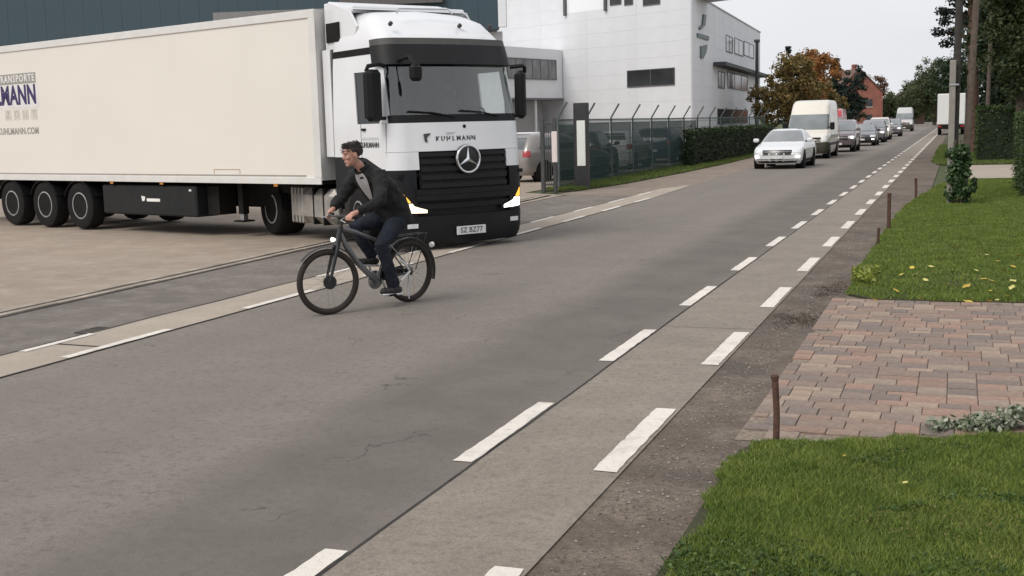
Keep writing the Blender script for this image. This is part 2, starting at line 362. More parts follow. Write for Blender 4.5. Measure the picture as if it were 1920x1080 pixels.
dirtm = groundmat('verge_dirt', (.165, .13, .103), (.07, .055, .044), (.26, .215, .175), speck=.8, big=.7, bump=1.0, stain=(.075, .065, .055), speckscale=70)
sandm = groundmat('sandy_shoulder', (.26, .21, .17), (.14, .11, .09), (.36, .31, .26), speck=.6, big=.6, bump=.8, speckscale=60)
soilm = groundmat('soil', (.06, .062, .026), (.03, .024, .018), (.06, .055, .035), speck=.6, bump=1.0)
fieldm = groundmat('field', (.07, .085, .035), (.04, .05, .02), (.11, .12, .05), speck=.5, big=.6, bump=.8)
paint = groundmat('road_paint', (.74, .695, .63), (.42, .38, .34), (.80, .77, .72), speck=.3, big=.25, bump=.3, stain=(.64, .595, .53), damp=(.30, .265, .225))
jointm = mat('joint_dark', (.03, .027, .024), .95, var=.4)
XL, XR = -7.33, -2.60
sheet('ground', [(-900, -300), (900, -300), (900, 1500), (-900, 1500)], -.03, fieldm)
sheet('yard', [(-140, -30), (-10.3, -30), (-10.3, 31.5), (-11.9, 32.6), (-11.9, 140), (-140, 140)], -.016, yardm)
road = sheet('road', [(XL, -40), (XR, -40), (XR, 700), (XL-.6, 700), (XL-.6, 60), (XL-.25, 36), (XL, 30)], 0, asphalt)
sheet('verge', [(-1.9, -40), (-.6, -40), (-.6, 700), (-1.9, 700)], -.005, dirtm)
cp = sheet('cycle_path', [(XR+.012, -40), (-1.72, -40), (-1.72, 700), (XR+.012, 700)], .004, concp)
cl = sheet('cycle_path_left', [(-8.07, -40), (XL-.012, -40), (XL-.012, 29.9), (-7.6, 36), (-8.15, 34), (-8.07, 29)], .004, concl)
sheet('old_asphalt_strip', [(-9.78, -40), (-8.085, -40), (-8.085, 29), (-8.15, 31), (-10.2, 31.4)], -.008, stripm)
sheet('shoulder', [(-8.1, 30.2), (-7.55, 31), (-7.55, 36), (-7.9, 60), (-7.9, 700), (-10.7, 700), (-10.6, 60), (-10.5, 33.4), (-10.6, 31.6)], -.010, sandm)
# gutter: two concrete bands with a dark channel between
gm = mat('gutter_concrete', (.36, .31, .255), .9, var=.25, scale=3, bump=.5, dirt=.6, dirtcol=(.12, .105, .09))
gut = MB(); gd = MB()
def gx(y): return -9.80-.035*(y-8)
for a, b, z in ((-.02, -.13, .012), (-.22, -.34, .014)):
    y = -20
    while y < 31:
        y1 = min(y+1.0, 31.2); jz = random.uniform(-.004, .004)
        gut.add([(gx(y)+a, y+.008, z+jz), (gx(y1)+a, y1-.008, z+jz), (gx(y1)+b, y1-.008, z+jz), (gx(y)+b, y+.008, z+jz)]+[(gx(y)+a, y+.008, -.04), (gx(y1)+a, y1-.008, -.04), (gx(y1)+b, y1-.008, -.04), (gx(y)+b, y+.008, -.04)],
                [(0,1,2,3),(0,1,5,4),(1,2,6,5),(2,3,7,6),(3,0,4,7)]); y = y1
gd.add([(gx(-20)+.03, -20, -.004), (gx(31.2)+.03, 31.2, -.004), (gx(31.2)-.40, 31.2, -.004), (gx(-20)-.40, -20, -.004)], [(0,1,2,3)])
gdo = gd.build('gutter', jointm, kind='structure'); gut.build('kerb_edging', gm, gdo)
# joint lines: crack between asphalt and concrete path, slab joints
jm = MB()
def strip(mb, pts, w, z):
    for (x0, y0), (x1, y1) in zip(pts, pts[1:]):
        d = Vector((x1-x0, y1-y0, 0)).normalized(); n = Vector((-d.y, d.x, 0))*w/2
        a, b = Vector((x0, y0, z)), Vector((x1, y1, z)); mb.add([a-n, b-n, b+n, a+n], [(0,1,2,3)])
pts = [(XR+.006+random.uniform(-.008, .008), y*.5) for y in range(0, 160)]; strip(jm, pts, .016, .0075)
jm.build('joint', jointm, road)
jm = MB(); pts = [(XL-.006+random.uniform(-.01, .01), y*.5) for y in range(4, 60)]; strip(jm, pts, .03, .0075)
strip(jm, [(-8.06, 8.76), (-7.7, 8.74), (-7.42, 8.73)], .035, .0078)
pts = [(-8.075+random.uniform(-.012, .012), y*.5) for y in range(4, 58)]; strip(jm, pts, .035, .0075)
jm.build('joint', jointm, cl)
for yj in (10.9, 16.4, 22.1, 28, 34):
    jm = MB(); strip(jm, [(XR+.02, yj), (-2.2, yj+random.uniform(-.03,.03)), (-1.73, yj+.02)], .008, .0075); jm.build('joint', jointm, cp)
# painted dashes: each one a part of its sheet
def dash(x0, x1, y0, y1, z, parent):
    n = 22; L0 = []; R0 = []
    for i in range(n+1):
        y = y0+(y1-y0)*i/n; j = lambda: random.uniform(-.004, .004)*(1 if random.random() < .85 else 1.8)
        e = .03*math.sin(3*i) if i in (0, n) else 0
        L0.append((x0+j(), y+j()+e*.3, z)); R0.append((x1+j(), y+j()-e*.3, z))
    MB().grid([L0, R0]).build('painted_dash', paint, parent)
far = MB(); far2 = MB()
for k in range(-1, 90):
    y0 = 6.15+3.035*k; y1 = y0+1.52
    if k < 26:
        dash(-2.735, -2.612, y0, y1, .005, road); dash(-1.885, -1.745, y0+.02, y1+.02, .009, cp)
    else:
        far.bx(-2.735, -2.612, y0, y1, .001, .005); far2.bx(-1.885, -1.745, y0, y1, .005, .009)
far.build('far_dashes', paint, road, kind='stuff'); far2.build('far_dashes', paint, cp, kind='stuff')
for k in range(-2, 8):
    y0 = 8.2+2.85*k; dash(-7.45, -7.345, y0, y0+1.5, .009, cl)
    if y0 > 8 or y0 < 6: dash(-8.06, -7.965, y0+2.7 if k > 0 else y0+.15, y0+4.15 if k > 0 else y0+1.1, .009, cl)
# drain cover in the left path's edge
dr = thing('drain_cover', 'small rusty drain cover at the edge of the pale cycle path', 'drain cover', (-8.16, 9.5, -.008))
MB().cbox((0, 0, .008), (.22, .34, .02), .004).build('frame', mat('cast_iron', (.09, .08, .07), .7, metal=.5, var=.3), dr)
for k in range(4): MB().box((0, -.11+.073*k, .0195), (.15, .025, .004)).build('slot', jointm, dr)
# ---- driveway of concrete pavers
drv = MB().add([(-1.24, 7.05, -.001), (4, 7.6, -.001), (4, 13.1, -.001), (-1.15, 13.0, -.001)], [(0,1,2,3)]).build('driveway', mat('paver_joint', (.21, .168, .13), .95, var=.4, scale=30), kind='structure')
pcols = [(.28, .20, .158), (.245, .19, .158), (.21, .168, .145), (.33, .215, .165), (.31, .24, .19), (.19, .155, .137), (.27, .18, .14), (.36, .27, .205), (.25, .185, .15), (.23, .175, .145)]
pcols = [tuple(a*.92+b*.08 for a, b in zip(c, (.285, .195, .148))) for c in pcols]
pms = [mat('paver_%d' % i, c, .9, var=.18, scale=22, bump=.6, bscale=90, dirt=.4, dirtcol=(.10, .088, .075)) for i, c in enumerate(pcols)]
pmesh = {}
def paver(x, y, w, d):
    key = (round(w, 3), round(d, 3), random.randrange(len(pms)))
    if key not in pmesh:
        o = MB().cbox((0, 0, -.03), (w-.006, d-.006, .06), .0025).build('paver', pms[key[2]], drv); pmesh[key] = o.data
    else:
        o = bpy.data.objects.new('paver', pmesh[key]); COL.objects.link(o); o.parent = drv
    o.location = (x+w/2, y+d/2, .012+random.uniform(-.003, .002)); o.rotation_euler = (random.uniform(-.01, .01), random.uniform(-.01, .01), random.uniform(-.012, .012))
def lawn_front(x): return 7.12+.36*max(0, x+.95)*.9 if x < 1.2 else 7.9
y = 6.9; ci = 0
while y < 12.82:
    d = (.2, .2, .14, .2, .1)[ci % 5]; x = -1.22; first = True
    while x < .84:
        w = random.choice((.2, .2, .3, .15, .2)) if not first else random.choice((.1, .2, .15)); first = False
        if lawn_front(x+w/2) < y+d*.4 and y+d < 13.0 and not (x < -1.2 and random.random() < .1): paver(x, y, w, d)
        x += w
    y += d; ci += 1
# soil spilling over the paver edge + garden path on the right
sheet('garden_path', [(.1, 38.2), (6, 39.5), (6, 49), (.3, 48.2), (-.35, 44)], .012, concl)
lw1 = [(-1.19, -12), (7, -12), (7, 8.3), (1.2, 7.72), (.4, 7.58), (-.1, 7.32), (-.75, 7.06), (-1.05, 7.02), (-1.16, 6.75)]
lw2 = [(-.8, 12.93), (7, 13.1), (7, 38.4), (.2, 37.4), (-.35, 35.5), (-.75, 30.5), (-1.02, 26.2), (-1.1, 22), (-1.12, 18.6), (-1.15, 15), (-1.08, 13.3)]
lw3 = [(-.7, 49), (12, 49.4), (12, 130), (-.8, 130), (-.95, 70), (-.9, 52)]
lw4 = [(-11.55, 33.2), (-10.45, 32.9), (-10.0, 37), (-9.8, 44), (-9.75, 52), (-10.0, 65), (-10.2, 140), (-11.8, 140)]
def thick(name, poly, z, m): return MB().prism(poly, (0, 0, -.025), (1,0,0), (0,1,0), (0,0,1), z+.025).build(name, m, kind='structure')
for nm, pl in (('lawn', lw1), ('lawn', lw2), ('lawn', lw3), ('grass_verge', lw4)): thick(nm, pl, .022, soilm)
def inside(poly, X, Y):
    c = np.zeros(len(X), bool); n = len(poly)
    for i in range(n):
        x0, y0 = poly[i]; x1, y1 = poly[i-1]
        cond = ((y0 > Y) != (y1 > Y)) & (X < (x1-x0)*(Y-y0)/((y1-y0) if y1 != y0 else 1e-9)+x0); c ^= cond
    return c
def fnoise(X, Y, sc, seed):
    r2 = np.random.default_rng(seed); o = np.zeros_like(X)
    for k in range(6):
        a = r2.uniform(0, 6.28); f = sc*(1.7**k)*.6; o += np.sin((X*math.cos(a)+Y*math.sin(a))*f+r2.uniform(0, 6.28)+1.5*np.sin((X*math.sin(a)-Y*math.cos(a))*f*.7))/(1.3**k)
    return o/3
def blades(name, poly, xr, yr, dens, h, w, material, z=.02, jag=.0):
    n = int((xr[1]-xr[0])*(yr[1]-yr[0])*dens); X = rng.uniform(*xr, n); Y = rng.uniform(*yr, n)
    k = inside(poly, X+fnoise(X, Y, 9, 3)*jag, Y+fnoise(X, Y, 9, 4)*jag); X, Y = X[k], Y[k]
    q = fnoise(X, Y, 2.5, 5)+fnoise(X, Y, 9, 6)*.5; k = rng.uniform(0, 1, len(X)) < .82+.35*q; X, Y, q = X[k], Y[k], q[k]
    n = len(X); hh = h*rng.uniform(.5, 1.25, n)*(1+.35*q); ww = w*rng.uniform(.6, 1.3, n); a = rng.uniform(0, 6.28, n)
    ln = rng.normal(0, .55, (n, 2))*hh[:, None]
    B = np.stack([X, Y, np.full(n, z)], 1); sdv = np.stack([np.cos(a)*ww/2, np.sin(a)*ww/2, np.zeros(n)], 1)
    T = B+np.stack([ln[:, 0], ln[:, 1], hh], 1); V = np.stack([B-sdv, B+sdv, T], 1).reshape(-1, 3); F = np.arange(n*3).reshape(-1, 3)
    return npmesh(name, V, F, material)
grassm = leafmat('grass_green', (.05, .088, .016), (.165, .235, .04), (.31, .32, .09), .6, 2.6)
grassd = leafmat('grass_verge', (.055, .085, .02), (.13, .185, .04), (.24, .25, .085), .6, .8)
def stuff(o, label): o['kind'] = 'stuff'; o['label'] = label; o['category'] = 'grass'; return o
stuff(blades('grass', lw1, (-1.3, 1.6), (3.2, 8.2), 26000, .030, .0065, grassm, jag=.10), 'mown green lawn grass in front of the paved driveway')
stuff(blades('grass', lw2, (-1.3, 3.0), (12.8, 38.3), 5200, .036, .012, grassm, jag=.06), 'mown green lawn grass with fallen yellow leaves behind the driveway')
stuff(blades('grass', lw3, (-1.1, 3.5), (49, 80), 900, .09, .03, grassd, jag=.1), 'rough grass beside the road past the garden path')
stuff(blades('grass', lw4, (-11.8, -9.6), (32, 90), 1500, .085, .022, grassd, jag=.12), 'rough grass strip along the foot of the green fence')
n = 60000; X = rng.uniform(-1.2, 1.6, n); Y = rng.uniform(3.2, 8, n); k = inside(lw1, X, Y) & (fnoise(X, Y, 3.1, 41)+.5*fnoise(X, Y, 11, 42) > .42); X, Y = X[k], Y[k]
def clover(nm, X, Y, sz, mt_):
    n = len(X); P = np.stack([X, Y, .03+rng.uniform(0, .02, n)], 1); V, F = leaf_cloud(P, np.full((n, 3), .004), 1, sz, aspect=.9); return npmesh(nm, V, F, mt_)
stuff(clover('clover', X, Y, .018, leafmat('clover', (.03, .06, .014), (.07, .12, .03), (.12, .18, .05), .5, 4)), 'dark green clover patches in the near lawn')
n = 26000; X = rng.uniform(-1.2, 1.6, n); Y = rng.uniform(3.2, 8, n); k = inside(lw1, X, Y) & (fnoise(X, Y, 2.1, 51)+.5*fnoise(X, Y, 9, 52) > .45); X, Y = X[k], Y[k]
stuff(clover('dry_tufts', X, Y, .011, leafmat('dry_grass', (.10, .11, .03), (.18, .165, .055), (.27, .22, .09), .8, 4)), 'dry yellowish tufts in the near lawn')
# pebbles on the verge
n = 9000; X = rng.uniform(-1.66, -1.08, n); Y = 3.2+22*rng.uniform(0, 1, n)**2
k = (rng.uniform(0, 1, n) < .55+.6*fnoise(X, Y, 4, 9)) & ~((Y > 7.2) & (Y < 12.6) & (X > -1.3)); X, Y = X[k], Y[k]; n = len(X)
sz = rng.uniform(.004, .013, n); oct_ = np.array([(1,0,0),(-.9,.2,0),(0,1,0),(.1,-1,0),(0,0,.7),(0,0,-.7)])
V = np.stack([X, Y, np.full(n, -.003)], 1)[:, None, :]+oct_[None]*rng.uniform(.6, 1.3, (n, 6, 1))*sz[:, None, None]
tri = np.array([(0,2,4),(2,1,4),(1,3,4),(3,0,4)]); F = (np.arange(n)[:, None, None]*6+tri[None]).reshape(-1, 3)
o = npmesh('gravel', V.reshape(-1, 3), F, leafmat('pebbles', (.10, .085, .07), (.26, .23, .2), (.4, .37, .33), .9, 3)); o['kind'] = 'stuff'; o['label'] = 'loose gravel and dirt on the road verge'; o['category'] = 'gravel'
# fallen leaves on the second lawn
lm = [mat('dry_leaf_%d' % i, c, .7, var=.2) for i, c in enumerate(((.55, .42, .07), (.50, .46, .16), (.42, .30, .05)))]
lmesh = []
for q in lm:
    o = MB().add([(0,-.04,0),(.022,-.01,.008),(.026,.015,.004),(0,.045,.012),(-.026,.015,.006),(-.022,-.01,.01),(0,0,-.002)], [(0,1,6),(1,2,6),(2,3,6),(3,4,6),(4,5,6),(5,0,6)]).build('fallen_leaf', q); lmesh.append(o.data); bpy.data.objects.remove(o)
spots = [(1843,470),(1850,478),(1900,500),(1880,505),(1830,507),(1785,510),(1860,527),(1900,527),(1845,523),(1710,502),(1715,515),(1760,484),(1790,465),(1905,512),(1812,537),(1858,546),(1870,563),(1855,565),(1640,562),(1835,455),(1870,490),(1725,560),(1735,525),(1680,545),(1910,480),(1897,540),(1775,532),(1690,515),(1660,548),(1890,556),(1816,566),(1745,500),(1868,515),(1583,855),(1697,905)]
for i, (a, b) in enumerate(spots):
    o = bpy.data.objects.new('fallen_leaf', lmesh[i % 3]); COL.objects.link(o); p = G(a, b, .06); o.location = p; o.rotation_euler = (random.uniform(-.4,.4), random.uniform(-.4,.4), random.uniform(0, 6))
    near = b > 600; sc = .55 if near else random.uniform(.9, 1.35); o.scale = (sc, sc, sc)
    o['label'] = 'small pale fallen leaf on the lawn in front of the driveway' if near else 'small yellow fallen leaf on the lawn behind the driveway'; o['category'] = 'leaf'
    o['group'] = 'leaves fallen on the near lawn' if near else 'leaves fallen on the lawn behind the driveway'
# ================================================================== VEGETATION HELPERS
def bark(nm='bark', c=(.11, .085, .065)): return mat(nm, c, .95, var=.35, scale=8, bump=1.0, bscale=25)
def tree(name, label, loc, h, crown_r, crown_z, leafm, nclump=70, per=60, leaf=.3, trunk_r=.2, group=None, shape='round', limbs=7, clump=.28, seed=1, barkm=None):
    r = random.Random(seed); t = thing(name, label, 'tree', loc, r.uniform(0, 6), group); b = barkm or bark()
    mb = MB(); top = h*.78; pts = [(0,0,-.05), (r.uniform(-.1,.1), r.uniform(-.1,.1), h*.25), (r.uniform(-.25,.25), r.uniform(-.25,.25), h*.5), (r.uniform(-.3,.3), r.uniform(-.3,.3), top)]
    mb.tube(pts, [trunk_r*1.25, trunk_r, trunk_r*.7, trunk_r*.2], 10)
    for i in range(limbs):
        z0 = crown_z*.8+(top-crown_z*.8)*r.uniform(0, .8); a = r.uniform(0, 6.28); L = crown_r*r.uniform(.6, .95)*(1-.4*(z0/h)); 
        mb.tube([(0,0,z0), (math.cos(a)*L*.5, math.sin(a)*L*.5, z0+L*.3), (math.cos(a)*L, math.sin(a)*L, z0+L*.55)], [trunk_r*.4, trunk_r*.25, trunk_r*.06], 6)
    mb.build('trunk', b, t, smooth=True)
    C = []; Rd = []; cz = (crown_z+h)/2; ch = (h-crown_z)/2
    for i in range(nclump):
        a = r.uniform(0, 6.28); 
        if shape == 'cone':
            q = r.random()**.75; z = h-(h-crown_z)*q; rad = crown_r*q*(.45+.6*r.random()); c = (math.cos(a)*rad, math.sin(a)*rad, z-rad*.18)
            s = crown_r*clump*(.5+.7*q); Rd.append((s*1.25, s*1.25, s*.55))
        else:
            v = Vector((r.gauss(0,1), r.gauss(0,1), r.gauss(0,1))).normalized()*(r.random()**.4); c = (v.x*crown_r*r.uniform(.7,1.08), v.y*crown_r*r.uniform(.7,1.08), cz+v.z*ch*r.uniform(.75,1.05)); s = crown_r*clump*r.uniform(.6, 1.25); Rd.append((s, s, s*.75))
        C.append(c)
    V, F = leaf_cloud(C, Rd, per, leaf); npmesh('crown', V, F, leafm, t)
    return t
def hedge(name, label, poly_c, dims, rz, leafm, dens, leaf, cat='hedge', core=(.012, .02, .008), group=None):
    """clipped hedge: dark twiggy core and a skin of leaves, slightly wavy"""
    t = thing(name, label, cat, poly_c, rz, group); lx, ly, h = dims
    MB().cbox((0, 0, h*.48), (lx-.25, ly-.25, h*.94), .06).build('twigs', mat('hedge_core', core, .95, var=.4, scale=4), t)
    pts = []
    for (ax, area) in (('x', ly*h), ('X', ly*h), ('y', lx*h), ('Y', lx*h), ('z', lx*ly)):
        n = int(area*dens); a = rng.uniform(-.5, .5, n); b = rng.uniform(-.5, .5, n); dpt = rng.normal(0, .045, n)-.05*rng.uniform(0, 1, n)**2*3
        if ax in 'xX': s = -1 if ax == 'x' else 1; P = np.stack([s*(lx/2-.08+dpt), a*ly, (b+.5)*h], 1)
        elif ax in 'yY': s = -1 if ax == 'y' else 1; P = np.stack([a*lx, s*(ly/2-.08+dpt), (b+.5)*h], 1)
        else: P = np.stack([a*lx, b*ly, h-.06+dpt], 1)
        pts.append(P)
    P = np.concatenate(pts); w = fnoise(P[:, 0]+P[:, 2]*.7, P[:, 1]+P[:, 2]*.4, 2.2, 21)*.07; c = P-np.array([0, 0, h*.5]); c /= (np.linalg.norm(c, axis=1)[:, None]+1e-6); P = P+c*w[:, None]; P[:, 2] = np.maximum(P[:, 2], .02)
    V, F = leaf_cloud(P, np.full((len(P), 3), leaf*.5), 1, leaf); npmesh('foliage', V, F, leafm, t); return t
# ================================================================== BUILDINGS
def PXW(px, dep, py=230): # point on the ground under pixel column px (near horizon row) at depth dep
    d = _f + _r*((px-960)/FPX) - _u*((py-540)/FPX); k = dep/(d.x*-math.sin(YAW)+d.y*math.cos(YAW)); return Vector((d.x*k, d.y*k, 0))
class Face:
    def __init__(s, A, B, root):
        s.A = Vector((A[0], A[1], 0)); s.B = Vector((B[0], B[1], 0)); s.d = (s.B-s.A).normalized(); s.L = (s.B-s.A).length; s.n = Vector((s.d.y, -s.d.x, 0)); s.root = root
    def P(s, t, z, off=0): return s.A+s.d*t+s.n*off+Vector((0, 0, z))
    def box(s, mb, t0, t1, z0, z1, o0, o1):
        vs = [s.P(t, z, o) for o in (o0, o1) for z in (z0, z1) for t in (t0, t1)]
        return mb.add(vs, [(0,1,3,2),(4,6,7,5),(0,4,5,1),(2,3,7,6),(0,2,6,4),(1,5,7,3)])
    def t_at(s, px, py=200):   # where the view ray through a pixel column meets this face
        d = _f + _r*((px-960)/FPX) - _u*((py-540)/FPX); o = Vector((0, 0)); a = Vector((d.x, d.y)); b = Vector((s.d.x, s.d.y)); A = Vector((s.A.x, s.A.y))
        return (A.y*a.x-A.x*a.y)/(b.x*a.y-b.y*a.x)
    def z_at(s, px, py):
        d = _f + _r*((px-960)/FPX) - _u*((py-540)/FPX); k = (s.A-CAMP).dot(s.n)/d.dot(s.n); return CAM_H+d.z*k
    def panels(s, z0, z1, pw, ph, material, t0=0, t1=None, off=.05):
        t1 = t1 or s.L; nt_ = max(1, round((t1-t0)/pw)); nz_ = max(1, round((z1-z0)/ph)); pw = (t1-t0)/nt_; ph = (z1-z0)/nz_; mesh = None
        ang = math.atan2(s.d.y, s.d.x)
        for i in range(nz_):
            for j in range(nt_):
                if mesh is None:
                    o = MB().cbox((pw/2, off/2*-1, ph/2), (pw-.006, off, ph-.006), .002).build('panel', material, s.root); mesh = o.data
                else: o = bpy.data.objects.new('panel', mesh); COL.objects.link(o); o.parent = s.root
                o.location = s.P(t0+j*pw, z0+i*ph)+s.n*random.uniform(0, .006); o.rotation_euler = (0, 0, ang)
    def window(s, t0, t1, z0, z1, nm=3, frame=None, glass=None, off=.06, fw=.07):
        glass = glass or BGLASS; frame = frame or FRAMEM
        g = s.box(MB(), t0, t1, z0, z1, off-.1, off+.015).build('window', glass, s.root)
        f = MB()
        s.box(f, t0-fw, t1+fw, z1, z1+fw, 0, off+.05); s.box(f, t0-fw, t1+fw, z0-fw, z0, 0, off+.07); s.box(f, t0-fw, t0, z0, z1, 0, off+.05); s.box(f, t1, t1+fw, z0, z1, 0, off+.05)
        f.build('frame', frame, g)
        for k in range(1, nm): t = t0+(t1-t0)*k/nm; s.box(MB(), t-.035, t+.035, z0, z1, off, off+.04).build('mullion', frame, g)
        return g
BGLASS = mat('building_glass', (.035, .037, .04), .12, var=.3, scale=.7, spec=.5)
BGLASS2 = mat('building_glass_pale', (.16, .165, .17), .15, var=.3, scale=.9, spec=.5)
FRAMEM = mat('window_frame', (.10, .10, .105), .5, var=.1)
PANELM = mat('wall_panel_white', (.70, .715, .74), .5, var=.03, scale=.8, dirt=.1, dirtcol=(.40, .40, .40))
PANELG = mat('wall_panel_grey', (.45, .46, .475), .6, var=.06, scale=.8)
# -- white office block
c0 = PXW(1297, 97.2); c1 = PXW(1424, 143); c2 = c0+(CW(-.682, .731))*46; c3 = c1+(CW(-.682, .731))*40
ob = thing('office_building', 'white panelled office building with strip windows behind the green fence', 'building', (0, 0, 0))
HB = 12.2
MB().prism([(p.x, p.y) for p in (c0, c1, c3, c2)], (0,0,0), (1,0,0), (0,1,0), (0,0,1), HB-.05).build('wall', PANELG, ob)
ff = Face(c2, c0, ob); fr = Face(c0, c1, ob)     # front face (left to right), road-side face
ff.panels(0, HB, 6.0, 1.22, PANELM); fr.panels(0, HB, 6.0, 1.22, PANELM)
def wpx(f, x0, x1, ya, yb, nm, **k):
    t0, t1 = f.t_at(x0, ya), f.t_at(x1, ya); xm = (x0+x1)/2; z1, z0 = f.z_at(xm, ya), f.z_at(xm, yb); return f.window(min(t0,t1), max(t0,t1), z0, z1, nm, **k)
wpx(ff, 1178, 1265, 131, 160, 2)
for a, b in ((1146, 1164), (1172, 1186), (1206, 1238)):
    pass
wpx(fr, 1360, 1372, 69, 97, 2, glass=BGLASS2); wpx(fr, 1376, 1392, 75, 102, 2, glass=BGLASS2); wpx(fr, 1394, 1412, 82, 106, 2, glass=BGLASS2)
wpx(fr, 1345, 1357, 136, 164, 2, glass=BGLASS2); wpx(fr, 1363, 1400, 140, 167, 3)
wpx(fr, 1344, 1400, 206, 231, 5)
tcan = fr.t_at(1336, 122); fr.box(MB(), tcan, fr.L-.3, fr.z_at(1370, 132), fr.z_at(1370, 126), .05, 1.2).build('canopy', mat('canopy_dark', (.05, .055, .06), .6), ob)
# emblem of three bent strokes beside the corner
em = mat('emblem_green', (.10, .14, .15), .5)
def emb(pts): 
    q = [(fr.t_at(x, y), fr.z_at(x, y)) for x, y in pts]; MB().prism(q, fr.A+fr.n*.06, fr.d, (0,0,1), fr.n, .12).build('emblem', em, ob)
emb([(1316, 27), (1321, 28), (1319, 48), (1310, 56), (1308, 52), (1314, 46)]); emb([(1305, 62), (1308, 63), (1326, 68), (1326, 76), (1305, 69)]); emb([(1311, 87), (1323, 84), (1321, 98), (1315, 110), (1311, 109)])
# rooftop parapet, plant room and its windows
cap = MB(); fr.box(cap, .5, fr.L+.1, HB, HB+.12, -.4, .12)
cap.build('parapet_cap', mat('metal_trim', (.35, .36, .37), .5, metal=.3), ob)
fp = Face(ff.P(0, 0, -.01), ff.P(ff.L-.35, 0, -.01), ob)
MB().prism([(p.x, p.y) for p in (fp.P(0,0), fp.P(fp.L,0), fp.P(fp.L,0,-7), fp.P(0,0,-10))], (0,0,HB-.04), (1,0,0), (0,1,0), (0,0,1), 4.3).build('plant_room', PANELG, ob)
fp.panels(HB, HB+4.2, 6.0, 1.4, PANELM)
for x0, x1 in ((1146, 1165), (1173, 1187), (1208, 1238)):
    t0, t1 = fp.t_at(x0, 5), fp.t_at(x1, 5); z0 = fp.z_at((x0+x1)/2, 8); fp.window(t0, t1, z0, z0+1.5, 1)
t0, t1 = fp.t_at(1064, 10), fp.t_at(1136, 10); z0 = fp.z_at(1100, 21)
fp.box(MB(), t0, t1, z0, z0+2.6, .052, .07).build('terrace_screen', mat('terrace_white', (.85, .86, .88), .4, var=.02), ob)
for t in (t0-.15, t1+.1): fp.box(MB(), t-.12, t+.12, z0-.2, z0+2.6, .055, .3).build('terrace_post', FRAMEM, ob)
# low wing with a band of windows and an undercroft
w0 = ff.P(ff.t_at(1057, 180), 0, .12); w1 = w0+CW(-.566, -.824)*24
fw = Face(w1, w0, ob)
zt, zb = 8.6, fw.z_at(1020, 184)
blk = MB(); vs = [fw.P(0,0), fw.P(fw.L,0), fw.P(fw.L,0,-9), fw.P(0,0,-9)]
MB().prism([(p.x, p.y) for p in vs], (0,0,zb), (1,0,0), (0,1,0), (0,0,1), zt-zb).build('wing', PANELM, ob)
vs = [fw.P(0,0,-2.2), fw.P(fw.L,0,-2.2), fw.P(fw.L,0,-9), fw.P(0,0,-9)]
MB().prism([(p.x, p.y) for p in vs], (0,0,0), (1,0,0), (0,1,0), (0,0,1), zb).build('undercroft_wall', mat('render_grey', (.42, .43, .43), .8, var=.06, scale=.7), ob)
fw.box(MB(), -.1, fw.L-.02, zb-.18, zb, -2, .1).build('soffit', FRAMEM, ob)
fw.window(fw.L-14, fw.L-1.2, fw.z_at(1020, 148), fw.z_at(1020, 113), 10, glass=BGLASS2)
for k in range(4): MB().tube([fw.P(2+k*6, 0, -.4), fw.P(2+k*6, zb-.15, -.4)], .14, 12).build('column', PANELM, ob)
# -- dark teal warehouse behind the truck
teal = mat('teal_cladding', (.032, .062, .08), .55, var=.06, scale=.5, dirt=.15, dirtcol=(.05, .08, .09))
wh = thing('warehouse', 'dark teal clad warehouse with white corner trim behind the truck', 'building')
a1 = PXW(941, 58); a0 = a1+CW(-1, .12)*62; fwh = Face(a0, a1, wh)
tcut = fwh.L-14; m0 = fwh.P(tcut, 0)
def vol(A, B, z0, z1, back, nm, mt_): MB().prism([(p.x, p.y) for p in (A, B, B+CW(-.1, 1)*back, A+CW(-.1, 1)*back)], (0,0,z0), (1,0,0), (0,1,0), (0,0,1), z1-z0).build(nm, mt_, wh)
vol(a0, m0, 0, 12.6, 26, 'wall', teal); vol(m0, a1, 6.6, 12.6, 26, 'wall', teal)
vol(fwh.P(tcut+.01, 0, -1.2), fwh.P(fwh.L, 0, -1.2), 0, 6.59, 22, 'lower_wall', PANELM)
fwh.panels(0.3, 12.6, 1.0, 12.3, teal, 0, tcut, off=.05); fwh.panels(6.6, 12.6, 1.0, 6.0, teal, tcut, fwh.L, off=.05)
fwh.box(MB(), fwh.L-.02, fwh.L+.36, 6.7, 12.75, -.2, .16).build('corner_trim', mat('white_trim', (.75, .77, .8), .5, var=.03), wh)
fwh.box(MB(), -.1, fwh.L-.05, 12.62, 12.85, -.5, .14).build('roof_edge', FRAMEM, wh)
fwh.box(MB(), fwh.t_at(640, 6), fwh.t_at(832, 6), 7.95, 9.4, .06, .35).build('door_hood', mat('hood_grey', (.10, .095, .092), .6, var=.15), wh)
fwh.box(MB(), fwh.t_at(650, 6), tcut-.3, .2, 7.9, .051, .09).build('roller_door', mat('door_grey', (.2, .2, .2), .6), wh)
